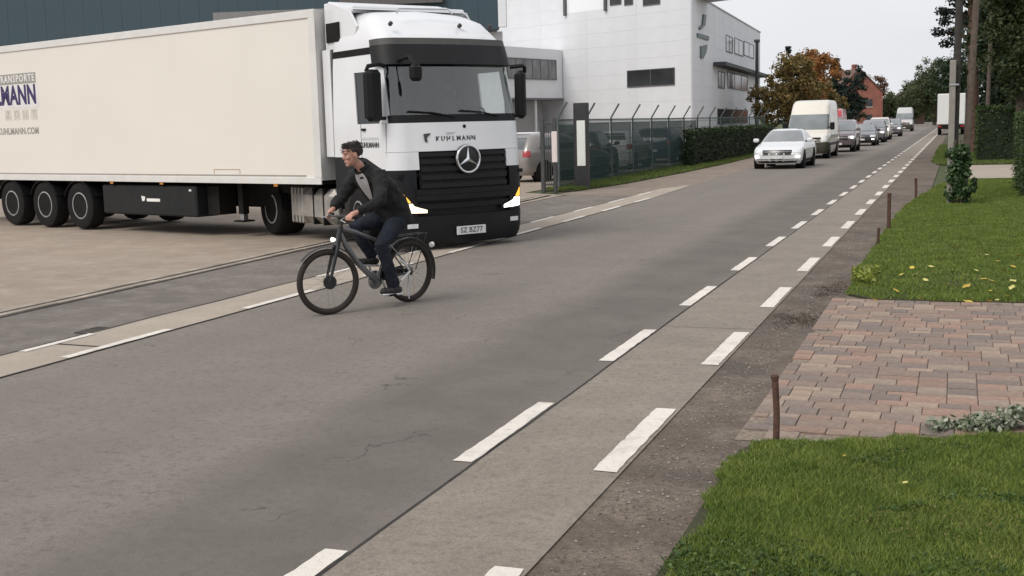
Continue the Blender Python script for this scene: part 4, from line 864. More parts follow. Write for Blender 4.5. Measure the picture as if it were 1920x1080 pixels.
# number plate, lettering
NAVY = mat('lettering_navy', (.035, .022, .10), .6); LGREY = mat('lettering_grey', (.30, .29, .27), .7); DLET = mat('lettering_dark', (.07, .07, .075), .6); LLET = mat('lettering_pale', (.58, .55, .50), .7); WLET = mat('lettering_white', (.75, .74, .72), .6)
pl = MB().cbox((.045, .03, .30), (.012, .56, .135), .004).build('number_plate', mat('plate_white', (.62, .63, .63), .5, var=.08), tr)
text('plate_text', 'SZ BZ77', mat('plate_ink', (.06, .06, .06), .6), pl, .12, (.053, .03, .30), (R(90), 0, R(90)), .001, bold=.001)
RX = (R(90), 0, R(90)); xf = lambda y, z, o=.0: cab.at(z)[0]-.12*(y/.95)**2+o
MB().prism([(-.085,-.06),(-.035,-.08),(-.045,0),(.02,.05),(.02,.07),(-.11,.06),(-.10,.03)], (xf(-.62, 1.80, .013), -.64, 1.80), (0,1,0), (0,0,1), (1,0,0), .003).build('logo', DLET, tr)
for ch, yy in zip('KUHLMANN', [-.50+.094*i for i in range(8)]): text('letter', ch, DLET, tr, .104, (xf(yy, 1.775, .0145), yy, 1.775), RX, .001, bold=.004)
MB().bx(xf(-.25,1.86,.012), xf(-.25,1.86,.015), -.34, .1, 1.845, 1.875).build('lettering_bar', mat('lettering_soft', (.52, .52, .54), .6), tr)
text('lettering', 'KUHLMANN', DLET, tr, .115, (-.92, -1.256, 1.70), (R(90), 0, 0), .001, bold=.004)
MB().prism([(-.06,-.05),(-.02,-.06),(-.03,0),(.02,.04),(.02,.055),(-.08,.05)], (-1.32, -1.253, 1.715), (1,0,0), (0,0,1), (0,-1,0), .003).build('logo', DLET, tr)
MB().bx(-1.2, -.62, -1.256, -1.252, 1.785, 1.825).build('lettering_bar', mat('lettering_soft', (.52, .52, .54)), tr)
MB().lathe((xf(0, 1.98, .01), 0, 1.965), (1,0,0), [(.03, 0), (.03, .012)], 10).build('washer_cap', DARKP, tr)
MB().bx(-1.14, -1.02, -1.275, -1.252, 1.93, 1.97).build('door_handle', DARKP, tr)
for x in (-1.19, -.36): MB().bx(x-.004, x+.004, -1.256, -1.24, 1.5, 2.04).build('door_gap', mat('gap', (.2, .2, .2)), tr)
# mirrors
for s in (-1, 1):
    my, mw = (1.46, .30) if s < 0 else (1.36, .17)
    mr = MB().cbox((-.34, s*my, 2.47), (.17, mw, .80), .06, rot=(0, 0, s*-.25)).build('mirror', DARKP, tr, smooth=True, ang=30); MB().cbox((-.40, s*my, 2.47), (.12, mw-.05, .70), .02, rot=(0, 0, s*-.25)).build('mirror_glass', BLACK, mr)
    MB().tube([(-.42, s*1.20, 2.93), (-.3, s*1.38, 2.95), (-.33, s*(my+.08), 2.92), (-.36, s*(my+.1), 2.84)], .035, 8).build('mirror_arm', DARKP, mr); MB().tube([(-.4, s*1.2, 2.12), (-.35, s*my, 2.12)], .028, 8).build('mirror_arm', DARKP, mr)
fm = MB().cbox((.16, -.98, 2.80), (.12, .22, .26), .05).build('front_mirror', DARKP, tr, smooth=True, ang=30); MB().tube([(-.3, -1.0, 3.02), (.05, -1.02, 3.05), (.17, -.98, 2.9)], .035, 8).build('mirror_arm', DARKP, fm)
# lower side: wheel arch, steps, dark side skirt
for s in (-1, 1):
    arch = [(-.33, .35), (-.33, 1.32), (-.62, 1.34), (-.9, 1.48), (-2.2, 1.49), (-2.2, .62), (-2.02, .62), (-1.98, .85), (-1.8, 1.1), (-1.42, 1.2), (-1.08, 1.1), (-.88, .85), (-.84, .35)]
    MB().prism(arch, (0, s*1.235, 0), (1,0,0), (0,0,1), (0, -s, 0), .05).build('side_panel', BUMP, tr)
    wheel(tr, (-1.42, s*1.07, .5), .50, .34, s, .56, 'truck', R(-8))
    for z in (.42, .75): MB().cbox((-.6, s*1.2, z), (.42, .1, .05), .01).build('step', STEEL, tr)
    lip = MB().tube([(-1.42+.62*math.cos(a), s*1.25, .56+.62*math.sin(a)) for a in [math.pi*i/12 for i in range(13)]], .03, 8).build('wheel_arch', DGREY, tr)
for y in (-.42, .42): MB().bx(-6.0, -1.0, y-.05, y+.05, .72, .98).build('chassis_rail', CHAS, tr)
MB().bx(-1.9, -.2, -.8, .8, .4, 1.2).build('engine', CHAS, tr)
# ribbed fuel tank fairing and battery box, rear axle
TANK = mat('tank_alloy', (.38, .36, .33), .5, metal=.35, var=.2, dirt=.6, dirtcol=(.13, .11, .09))
tk = MB().cbox((-3.25, -.98, .63), (1.75, .52, .62), .12).build('fuel_tank', TANK, tr, smooth=True, ang=30)
for k in range(4): MB().cbox((-3.55-.14*k, -.985, .63), (.05, .56, .66), .12).build('rib', TANK, tk)
for x in (-2.7, -3.1): MB().cbox((x, -.985, .63), (.035, .55, .65), .12).build('strap', CHAS, tk)
MB().cbox((-3.1, .95, .62), (1.9, .5, .6), .08).build('battery_box', DGREY, tr)
for s in (-1, 1):
    wheel(tr, (-5.05, s*.94, .5), .50, .58, s, .56, 'truck')
    mb = MB(); mb.tube([(-5.05+.62*math.cos(a), s*.94, .5+.62*math.sin(a)) for a in [math.pi*(-.02+1.04*i/14) for i in range(15)]], .02, 6)
    MB().slab([[Vector((-5.05+.60*math.cos(a), s*.64, .52+.60*math.sin(a))), Vector((-5.05+.60*math.cos(a), s*1.25, .52+.60*math.sin(a)))] for a in [math.pi*i/14 for i in range(15)]], lambda i, j: Vector((math.cos(math.pi*i/14), 0, math.sin(math.pi*i/14))), .02).build('mudguard', DARKP, tr)
MB().tube([(-5.05, -.9, .5), (-5.05, .9, .5)], .12, 10).build('rear_axle', CHAS, tr); MB().tube([(-1.42, -.95, .5), (-1.42, .95, .5)], .07, 10).build('front_axle', CHAS, tr)
MB().lathe((-4.9, 0, .98), (0,0,1), [(.5, 0), (.5, .05), (.2, .05)], 24).build('fifth_wheel', CHAS, tr)
# ---------------------------------------------------------------- semi-trailer
THD = Vector((.953, -.303, 0)); ta = math.atan2(THD.y, THD.x)
tl = thing('semi_trailer', 'long cream white box trailer with lettering coupled behind the lorry cab', 'trailer', (-9.85, 19.07, 0), ta)
CREAM = mat('trailer_cream', (.73, .695, .64), .45, var=.02, scale=.6, dirt=.16, dirtcol=(.52, .46, .38), bump=.05, bscale=2); TRW = mat('trailer_rail', (.66, .65, .63), .45, var=.04, dirt=.2, dirtcol=(.4, .37, .33))
MB().bx(-13.6, -.02, -1.262, 1.262, 1.10, 3.93).build('box_body', CREAM, tl)
SB = [('top_rail', -13.6, 0, 3.86, 4.0), ('bottom_rail', -13.6, 0, 1.03, 1.15)]
for nm, x0, x1, z0, z1 in SB:
    for s in (-1, 1): MB().bx(x0, x1, s*1.262, s*1.285, z0, z1).build(nm, TRW, tl, bevel=.006)
for s in (-1, 1):
    MB().bx(-.16, .012, s*1.262, s*1.287, 1.15, 3.86).build('corner_post', TRW, tl, bevel=.008); MB().bx(-13.3, -.4, s*1.2624, s*1.2675, 1.165, 1.19).build('rub_strip', mat('rub_strip', (.3, .28, .25), .6), tl)
MB().bx(-13.6, .01, -1.262, 1.262, 3.932, 3.995).build('roof', TRW, tl); MB().bx(-13.58, .0, -1.25, 1.25, 1.03, 1.098).build('floor_frame', CHAS, tl)
MB().bx(-.018, .012, -1.262, 1.262, 1.1, 3.93).build('front_wall', TRW, tl)
cu = MB().cbox((.17, 0, 3.1), (.31, 1.9, 1.5), .06).build('cooling_unit', TRW, tl)
for k in range(6): MB().box((.328, 0, 2.7+.12*k), (.01, 1.5, .04)).build('louvre', DARKP, cu)
hp = MB()
for (a, b) in (((-2.95, 1.20), (-2.95, 1.29)), ((-2.95, 1.29), (-2.2, 1.29)), ((-2.2, 1.29), (-2.2, 1.20))): hp.tube([(a[0], -1.266, a[1]), (b[0], -1.266, b[1])], .008, 5)
hp.build('hand_rail', mat('rail_tan', (.55, .45, .33), .6), tl)
# lettering on the side, laid out from its right-hand edge
def tx(px, py):
    d = _f + _r*((px-960)/FPX) - _u*((py-540)/FPX); c_ = Vector((-9.85, 19.07, 0)); nn = Vector((THD.y, -THD.x, 0)); P0 = c_+nn*1.27
    k = (P0-CAMP).dot(nn)/d.dot(nn); q = CAMP+d*k; return (q-c_).dot(THD), q.z
SX = (R(90), 0, 0); yS = -1.2665
x1, zt_ = tx(65, 135); _, zb_ = tx(65, 155)
MB().bx(x1-3.1, x1, -1.2655, -1.262, zb_, zt_).build('lettering_bar', LGREY, tl); text('lettering', 'TRANSPORTE', WLET, tl, (zt_-zb_)*.95, (x1-.05, yS, (zt_+zb_)/2), SX, .001, 'RIGHT', bold=.003, space=1.25)
_, zt_ = tx(63, 160); _, zb_ = tx(63, 196); MB().bx(x1-3.3, x1+.06, -1.2652, -1.262, zb_-.06, zt_+.03).build('lettering_ground', mat('decal_white', (.68, .66, .66), .5), tl)
text('lettering', 'KUHLMANN', NAVY, tl, (zt_-zb_)*1.38, (x1-.02, yS, (zt_+zb_)/2), SX, .001, 'RIGHT', xs=.86, bold=.022, space=1.02)
_, zt_ = tx(60, 204); _, zb_ = tx(60, 224)
for i, ch in enumerate('TUOZ'): MB().bx(x1-.30-.36*i, x1-.04-.36*i, -1.2652, -1.262, zb_, zt_).build('letter_box', mat('decal_pale', (.58, .545, .49), .6), tl); text('letter', ch, mat('decal_grey', (.42, .40, .38), .6), tl, (zt_-zb_)*.95, (x1-.17-.36*i, yS, (zt_+zb_)/2), SX, .001)
_, zt_ = tx(60, 238); _, zb_ = tx(60, 253); text('lettering', 'KUHLMANN.COM', LGREY, tl, (zt_-zb_)*1.15, (x1-.03, yS, (zt_+zb_)/2), SX, .001, 'RIGHT', bold=.005, space=1.1)
# running gear
for x in (-7.62, -9.0, -10.38):
    for s in (-1, 1): wheel(tl, (x, s*1.07, .5), .50, .36, s, .56, 'truck')
    MB().tube([(x, -1.0, .5), (x, 1.0, .5)], .075, 10).build('axle', CHAS, tl)
    for s in (-1, 1): MB().slab([[Vector((x+.58*math.cos(a), s*.86, .52+.52*math.sin(a))), Vector((x+.58*math.cos(a), s*1.26, .52+.52*math.sin(a)))] for a in [math.pi*(.12+.76*i/10) for i in range(11)]], lambda i, j: Vector((0, 0, 1)), .02).build('mudguard', DARKP, tl)
for y in (-.5, .5): MB().bx(-13.4, -.8, y-.06, y+.06, .82, 1.028).build('chassis_beam', CHAS, tl)
MB().bx(-6.9, -.9, -.46, -.40, .55, 1.02).build('underbody_shade_panel', CHAS, tl)  # added dark sheet that deepens the shade beneath the trailer
MB().bx(-6.4, -3.3, .86, 1.2, .4, .95).build('side_guard', CHAS, tl)
xa, _ = tx(190, 380); xb_, _ = tx(365, 380)
bxm = mat('locker_dark', (.014, .015, .016), .55, var=.15, spec=.25, dirt=.3, dirtcol=(.028, .026, .024))
lk = MB().cbox(((xa+xb_)/2, -.95, .66), (xb_-xa, .56, .60), .03).build('pallet_box', bxm, tl)
lx = (xa+xb_)/2; MB().bx(lx-.02, lx+.42, -1.236, -1.231, .64, .70).build('lettering_bar', WLET, lk); MB().prism([(-.08,-.03),(0,-.02),(.03,.06),(-.1,.08)], (lx-.1, -1.231, .67), (1,0,0), (0,0,1), (0,-1,0), .003).build('logo', WLET, lk)
MB().bx(xb_-.2, xb_-.13, -1.24, -1.231, .86, .90).build('reflector', LAMPG, lk)
MB().bx(xb_+.05, xb_+.4, -1.0, -.6, .4, .95).build('valve_box', CHAS, tl)
for x in (-2.75,):
    for s in (-1, 1):
        lg = MB().bx(x-.07, x+.07, s*.78-.07, s*.78+.07, .42, 1.02).build('landing_leg', CHAS, tl); MB().bx(x-.05, x+.05, s*.78-.05, s*.78+.05, .3, .42).build('leg_inner', STEEL, lg); MB().bx(x-.14, x+.14, s*.78-.14, s*.78+.14, .27, .30).build('leg_foot', CHAS, lg)
for x in (-1.2, -4.6, -6.3): MB().bx(x-.05, x+.05, -1.29, -1.27, .985, 1.025).build('side_marker', mat('amber_off', (.5, .2, .03), .3), tl)
MB().bx(-13.6, -13.5, -1.2, 1.2, .45, .6).build('rear_guard', CHAS, tl); MB().bx(-13.66, -13.61, -1.25, 1.25, 1.1, 3.9).build('rear_doors', CREAM, tl)
# ---------------------------------------------------------------- cars
def paintm(nm, c, metal=.0): return mat('paint_'+nm, c, .3, metal=metal, coat=.8, var=.03, dirt=.12, dirtcol=tuple(x*.6+.04 for x in c))
def car(label, loc, heading, paint, kind='sedan', name='car', lit=True, cat='car', plate=True, group=None, sx=1.0, sz=1.0):
    """x forward, nose at x=+L/2; heading = rotation of the nose from +X"""
    t = thing(name, label, cat, loc, heading, group)
    if kind == 'sedan':
        L, w = 4.7, .93; f, r = L/2, -L/2
        keys = [(.20, f-.16, r+.12, .84), (.34, f-.02, r+.02, .91), (.55, f, r, .93), (.70, f-.10, r+.02, .925), (.80, f-.38, r+.03, .915), (.88, f-.85, r+.05, .90), (.97, f-1.35, r+.28, .865), (1.12, f-1.66, r+.72, .80), (1.30, f-2.02, r+1.12, .71), (1.41, f-2.30, r+1.50, .63), (1.47, f-2.62, r+1.95, .52)]
        wz_, wx, wr, belt = .33, (f-.92, r+.95), .33, .97; wt = 1.40
    elif kind == 'suv':
        L, w = 4.5, .93; f, r = L/2, -L/2
        keys = [(.24, f-.14, r+.10, .86), (.40, f-.02, r+.02, .92), (.75, f, r, .93), (.92, f-.14, r+.02, .92), (1.02, f-.45, r+.04, .91), (1.10, f-1.1, r+.07, .885), (1.25, f-1.32, r+.16, .85), (1.45, f-1.64, r+.30, .79), (1.60, f-1.95, r+.45, .73), (1.68, f-2.25, r+.65, .62)]
        wz_, wx, wr, belt = .35, (f-.85, r+.85), .35, 1.10; wt = 1.58
    else:   # high-roof van
        L, w = 6.2, 1.02; f, r = L/2, -L/2
        keys = [(.24, f-.12, r+.08, .94), (.45, f, r, 1.0), (.90, f-.02, r, 1.02), (1.08, f-.12, r, 1.02), (1.20, f-.35, r, 1.01), (1.36, f-.86, r, 1.0), (1.60, f-1.06, r, .985), (2.12, f-1.52, r, .94), (2.40, f-1.78, r, .915), (2.62, f-2.0, r+.03, .89), (2.76, f-2.3, r+.08, .84), (2.82, f-2.7, r+.2, .72)]
        wz_, wx, wr, belt = .36, (f-1.0, r+1.35), .36, 1.36; wt = 2.12
    sh = Shell(keys, rc=.38 if kind != 'van' else .26, rr=.22, bulge=.14 if kind != 'van' else .10)
    zs = sorted(set([k[0] for k in keys]+[(a[0]+b[0])/2 for a, b in zip(keys, keys[1:])]))
    sh.full(zs).build('body', paint, t, smooth=True, ang=35)
    gl_ = mat('auto_glass', (.05, .058, .06), .08, var=.2, scale=1.5, spec=.8, coat=1.0)
    glw = mat('auto_windscreen', (.17, .19, .195), .10, var=.25, scale=1.2, spec=.8, coat=1.0)
    sh.patch(belt+.03, wt, 1.35, 3.65, .006, 4, 16, .012).build('windscreen', glw, t, smooth=True)
    for a, b in (((.50, .92), (4.08, 4.5)) if kind != 'van' else ((.66, .93), (4.07, 4.34))):
        sh.patch(belt+.03, wt-.03, a, b, .006, 3, 6, .012).build('side_window', gl_, t, smooth=True)
    for a, b in ((.14, .47), (4.53, 4.86)):
        if kind != 'van': sh.patch(belt+.03, wt-.05, a, b, .006, 3, 5, .012).build('side_window', gl_, t, smooth=True)
    sh.patch(belt+.04 if kind != 'van' else 1.35, wt-.04, 5.95, 7.05, .006, 3, 8, .012).build('rear_window', gl_, t, smooth=True)
    dk = DARKP
    if kind == 'van':
        sh.patch(.26, .80, 1.0, 4.0, .02, 3, 24, .03).build('bumper', mat('van_bumper', (.05, .045, .03), .7, var=.2), t, smooth=True)
        gr = sh.patch(.84, 1.02, 2.05, 2.95, .012, 1, 12, .015).build('grille', dk, t, smooth=True); MB().lathe((f+.0, 0, 1.0), (1, 0, .2), [(.13, 0), (.13, .03), (.05, .032)], 20).build('badge', mat('badge_rust', (.3, .13, .09), .5), gr)
        hl = (.86, 1.10)
        sh.patch(hl[0], hl[1], 1.45, 1.98, .014, 2, 6, .02).build('headlight', LAMPG, t, smooth=True); sh.patch(hl[0], hl[1], 3.02, 3.55, .014, 2, 6, .02).build('headlight', LAMPG, t, smooth=True)
        for u0, u1 in ((.02, .98), (4.02, 4.98)): sh.patch(.62, .74, u0, u1, .02, 1, 10, .02).build('side_moulding', dk, t)
    else:
        z0 = .58 if kind == 'sedan' else .70
        gr = sh.patch(z0-.05, z0+.12, 2.0, 3.0, .010, 1, 14, .02).build('grille', mat('grille_gloss', (.012, .012, .013), .3), t, smooth=True); sh.patch(z0+.05, z0+.065, 2.04, 2.96, .016, 1, 14, .01).build('grille_bar', STEEL, gr)
        sh.patch(.24, .38, 1.6, 3.4, .010, 1, 20, .02).build('intake', dk, t, smooth=True)
        for k in (0, 1):
            a, b = ((1.30, 1.95) if not k else (3.05, 3.70)); h = sh.patch(z0+.02, z0+.14, a, b, .012, 2, 8, .02).build('headlight', LAMPG, t, smooth=True)
            if lit:
                a, b = ((1.45, 1.75) if not k else (3.25, 3.55)); sh.patch((z0-.16) if kind == 'sedan' else z0+.03, (z0-.08) if kind == 'sedan' else z0+.12, a, b, .018, 1, 5, .015).build('lamp', LITW, h, smooth=True)
        for u0, u1 in ((.02, .98), (4.02, 4.98)): sh.patch(.24, .36, u0, u1, .006, 1, 10, .015).build('sill', dk, t)
    for a, b in ((7.05, 7.85), (5.15, 5.95)): sh.patch(belt-.22 if kind != 'van' else .95, belt-.02 if kind != 'van' else 1.5, a, b, .012, 2, 6, .02).build('tail_light', RED, t, smooth=True)
    if plate: MB().cbox((f+.015-.0, 0, .44), (.02, .50, .11), .004).build('number_plate', mat('plate_white', (.62, .63, .63)), t); MB().cbox((r-.012, 0, .62 if kind != 'van' else .7), (.02, .50, .11), .004).build('number_plate', mat('plate_white', (.62, .63, .63)), t)
    for x in wx:
        for s in (-1, 1):
            wcur = sh.at(wz_)[2]
            MB().lathe((x, s*(.935 if kind != 'van' else 1.02), wz_+.01), (0, s, 0), [(wr+.055, -.3), (wr+.055, .0), (wr, .004)], 28).build('wheel_arch', BLACK, t)
            wheel(t, (x, s*(.935-.095 if kind != 'van' else .93), wz_), wr, .21, s, .66)
    xm = f-1.62 if kind == 'sedan' else (f-1.3 if kind == 'suv' else f-1.1); zm = belt+.08 if kind != 'van' else 1.55
    for s in (-1, 1):
        m_ = MB().cbox((xm, s*(w+.10), zm), (.14, .22, .15 if kind != 'van' else .36), .04).build('mirror', paint if kind != 'van' else dk, t, smooth=True, ang=30); MB().cbox((xm, s*(w-.02), zm-.05), (.08, .14, .05), .015).build('mirror_arm', dk, m_)
        for xx in ((f-2.45, f-3.4) if kind == 'sedan' else ((f-2.2, f-3.1) if kind == 'suv' else (f-2.1,))):
            MB().cbox((xx, s*(w-.005 if kind != 'van' else w+.0), belt-.14), (.2, .03, .03), .01).build('door_handle', paint, t)
    t.scale = (1, sx, sz); return t
WP = paintm('white', (.72, .73, .74)); CRM = paintm('cream', (.74, .70, .62)); GRY = paintm('grey', (.16, .15, .165), .3); DKP = paintm('dark', (.045, .04, .045), .2); SLV = paintm('silver', (.42, .42, .43), .5); REDP = paintm('red', (.42, .03, .04)); BLU = paintm('blue', (.03, .05, .09), .2)
Q = 'vehicles queueing along the road'
H0 = -math.pi/2
car('white saloon car with lit lamps at the head of the queue', (-6.52, 49.0, 0), H0-R(1), WP, 'sedan', group=Q, sx=1.03, sz=1.05)
car('cream white high roof van waiting behind the white saloon', (-6.75, 60.9, 0), H0, CRM, 'van', 'delivery_van', cat='van', group=Q)
car('mauve grey people carrier waiting behind the high roof van', (-6.25, 70.6, 0), H0, paintm('mauve', (.17, .135, .15), .3), 'suv', group=Q, sz=1.07)
car('black car with bright lamps behind the grey people carrier', (-6.0, 84.5, 0), H0, DKP, 'sedan', group=Q)
car('dark car half hidden in the middle of the queue', (-5.95, 94, 0), H0, GRY, 'suv', group=Q)
car('cream car with bright lamps in the queue beyond the dark cars', (-6.1, 104, 0), H0, CRM, 'suv', group=Q, sz=1.1)
car('small grey car with bright lamps near the tail of the queue', (-5.9, 120, 0), H0, GRY, 'suv', group=Q)
car('pale grey high van last in the queue', (-6.2, 158, 0), H0, paintm('pale_grey', (.5, .5, .49)), 'van', 'delivery_van', cat='van', group=Q, sz=1.05)
car('red van parked beside the road behind the cream van', (-9.35, 97, 0), H0, REDP, 'van', 'delivery_van', cat='van', sz=.93)
car('silver estate car with red tail lights parked inside the gate', (-13.6, 40.6, -.014), R(62), paintm('beige', (.26, .24, .23), .3), 'suv', lit=False)
car('white hatchback parked in the yard beyond the lorry', (-17.2, 47.5, -.014), R(100), WP, 'suv', lit=False)
car('dark car parked behind the green fence near the gate', (-13.6, 44.5, -.014), R(95), DKP, 'suv', lit=False)
car('white car parked behind the green fence', (-13.8, 50.5, -.014), R(92), WP, 'suv', lit=False)
car('blue car parked behind the ivy hedge', (-13.7, 57.5, -.014), R(92), BLU, 'suv', lit=False)
# far white lorry driving away
fl = thing('box_lorry', 'white box lorry seen from behind at the right edge of the road', 'lorry', (-.55, 122, 0))
MB().cbox((0, 2.8, 2.45), (2.5, 7.4, 2.95), .03).build('box_body', mat('lorry_white', (.72, .72, .70), .5, var=.04), fl)
for s in (-1, 1): MB().cbox((s*.61, -.93, 2.45), (1.18, .05, 2.8), .01).build('rear_door', mat('lorry_white'  , (.72, .72, .70)), fl)
MB().bx(-1.1, 1.1, -.8, 6.3, .6, .96).build('chassis', CHAS, fl); MB().bx(-1.2, 1.2, -.98, -.86, .55, .72).build('bumper', CHAS, fl)
for s in (-1, 1):
    MB().cbox((s*1.0, -1.0, .82), (.3, .05, .14), .01).build('tail_light', RED, fl)
    for y in (.8, 5.6): wheel(fl, (s*1.05, y, .46), .46, .3, s, .56, 'truck', R(-90))
MB().cbox((0, 7.9, 1.85), (2.35, 2.0, 2.3), .15).build('cab', WP, fl)
# ================================================================== BICYCLE AND RIDER
BH = Vector((-.38, -.925, 0)).normalized(); BA = math.atan2(BH.y, BH.x); BP = (-5.99, 11.42, 0)
bk = thing('bicycle', 'dark city bicycle with silver frame tubes ridden across the road', 'bicycle', BP, BA)
BFR = mat('bike_silver', (.22, .225, .24), .3, metal=.6, var=.1); BDK = mat('bike_black', (.012, .013, .015), .4, var=.2); TYR = mat('bike_tyre', (.022, .016, .013), .85, var=.2)
SPK = mat('spoke', (.35, .35, .36), .35, metal=.9)
def bwheel(parent, c, rz=0, disc=True):
    w = bpy.data.objects.new('wheel', None)
    w = MB().torus((0,0,0), (0,1,0), (.320), .034, 48, 10).build('wheel', TYR, parent, smooth=True); w.location = c; w.rotation_euler = (0, 0, rz)
    MB().torus((0,0,0), (0,1,0), .302, .011, 48, 6).build('rim', mat('bike_rim', (.10, .10, .105), .4, metal=.6), w, smooth=True)
    MB().lathe((0,0,0), (0,1,0), [(.02, -.05), (.035, -.035), (.05, -.02), (.05, .02), (.035, .035), (.02, .05)], 16).build('hub', BDK, w, smooth=True)
    sp = MB()
    for k in range(28): a = k*2*math.pi/28; b = a+(.5 if k % 2 else -.5); s = .03 if k % 4 < 2 else -.03; sp.tube([(.045*math.cos(b), s, .045*math.sin(b)), (.296*math.cos(a), 0, .296*math.sin(a))], .0016, 4, cap=False)
    sp.build('spokes', SPK, w)
    if disc: MB().lathe((0, .055, 0), (0,1,0), [(.075, -.002), (.075, .002)], 24).build('brake_disc', BDK, w)
    return w
bwheel(bk, (-.56, 0, .352), 0, False)
ST = R(-16); PV = Vector((.44, 0, 0))
def sr(p): p = Vector(p)-PV; c, s = math.cos(ST), math.sin(ST); return Vector((p.x*c-p.y*s, p.x*s+p.y*c, p.z))+PV
bwheel(bk, sr((.57, 0, .352)), ST)
fk = MB()
for s in (-1, 1): fk.tube([sr((.57, s*.055, .352)), sr((.50, s*.055, .60)), sr((.455, s*.05, .74))], [.013, .02, .02], 8)
fk.tube([sr((.455, -.06, .74)), sr((.455, .06, .74))], .022, 8); fk.build('fork', BDK, bk, smooth=True)
MB().tube([(.448, 0, .73), (.392, 0, .93)], .03, 12).build('head_tube', BDK, bk, smooth=True)
MB().tube([(.392, 0, .90), (.375, 0, 1.0), sr((.44, 0, 1.05))], .018, 8).build('stem', BDK, bk, smooth=True)
hb = MB().tube([sr(p) for p in ((.36, .31, 1.045), (.42, .26, 1.055), (.46, .12, 1.05), (.46, 0, 1.045), (.46, -.12, 1.05), (.42, -.26, 1.055), (.36, -.31, 1.045))], .012, 8).build('handlebar', BDK, bk, smooth=True)
for s in (-1, 1):
    MB().tube([sr((.345, s*.325, 1.043)), sr((.42, s*.262, 1.055))], .019, 10).build('grip', BLACK, hb); MB().tube([sr((.43, s*.23, 1.05)), sr((.50, s*.25, 1.02)), sr((.47, s*.31, .995))], .006, 6).build('brake_lever', STEEL, hb)
MB().tube([(.40, 0, .86), (.335, 0, .72), (.20, 0, .54), (.04, 0, .39), (-.10, 0, .31)], [.027, .032, .034, .034, .034], 12).build('down_tube', BFR, bk, smooth=True)
MB().tube([(.385, 0, .915), (.20, 0, .865), (-.05, 0, .76), (-.265, 0, .66)], .02, 10).build('top_tube', BFR, bk, smooth=True)
MB().tube([(-.10, 0, .30), (-.30, 0, .78), (-.345, 0, .90)], [.022, .02, .014], 10).build('seat_tube', BDK, bk, smooth=True)
for s in (-1, 1):
    MB().tube([(-.10, s*.045, .30), (-.56, s*.065, .352)], .011, 8).build('chain_stay', BDK, bk); MB().tube([(-.265, s*.03, .68), (-.56, s*.065, .352)], .009, 8).build('seat_stay', BFR, bk)
MB().ellipsoid((-.37, 0, .935), (.14, .085, .035), 16, 8, lambda p: Vector((p.x, p.y*(1 if p.x < 0 else max(.25, 1-p.x*.9)), p.z))).build('saddle', BLACK, bk, smooth=True)
MB().lathe((-.10, 0, .30), (0,1,0), [(.10, -.055), (.105, -.05), (.105, -.045), (.05, -.04)], 28).build('chainring', STEEL, bk)
MB().cbox((-.30, -.06, .345), (.46, .02, .11), .03, rot=(0, R(6), 0)).build('chain_guard', BDK, bk)
lp_, rp_ = (-.155, .145, .14), (-.045, -.145, .46)
MB().tube([(-.10, .07, .30), (-.152, .085, .142)], .012, 8).build('crank', STEEL, bk); MB().tube([(-.10, -.07, .30), (-.048, -.085, .458)], .012, 8).build('crank', STEEL, bk)
for p in (lp_, rp_): MB().cbox(p, (.10, .09, .022), .006).build('pedal', BLACK, bk)
def fender(c, r, a0, a1, rz):
    P = [[Vector((r*math.cos(a), y, r*math.sin(a)-(.006 if abs(y) > .02 else 0))) for y in (-.033, -.018, .018, .033)] for a in [R(a0+(a1-a0)*i/18) for i in range(19)]]
    o = MB().slab(P, lambda i, j: P[i][j].normalized(), .003).build('mudguard', BDK, bk, smooth=True); o.location = c; o.rotation_euler = (0, 0, rz)
fender((-.56, 0, .352), .385, 20, 200, 0); fender(sr((.57, 0, .352)), .385, 40, 160, ST)
rk = MB()
for s in (-1, 1): rk.tube([(-.34, s*.06, .76), (-.80, s*.06, .77), (-.60, s*.07, .37)], .007, 6)
for x in (-.45, -.6, -.75): rk.tube([(x, -.06, .765), (x, .06, .765)], .006, 6)
rk.build('luggage_rack', BDK, bk)
MB().lathe(sr((.47, 0, .80)), sr((1.44, 0, .0))-PV, [(.012, 0), (.022, .02), (.022, .04), (.012, .044)], 14).build('front_lamp', LITW, bk); MB().lathe((-.93, 0, .62), (-1, 0, .2), [(.03, -.02), (.03, .015), (.02, .02)], 12).build('rear_reflector', mat('reflector_white', (.75, .75, .75), .2), bk)
MB().tube([(-.50, .07, .33), (-.46, .09, .18), (-.43, .13, .06)], .008, 6).build('kickstand', STEEL, bk); MB().tube([(-.36, .09, .50), (-.44, .085, .44), (-.50, .085, .36), (-.36, .085, .27)], .014, 8).build('wheel_lock', mat('lock_white', (.7, .7, .7), .4), bk)
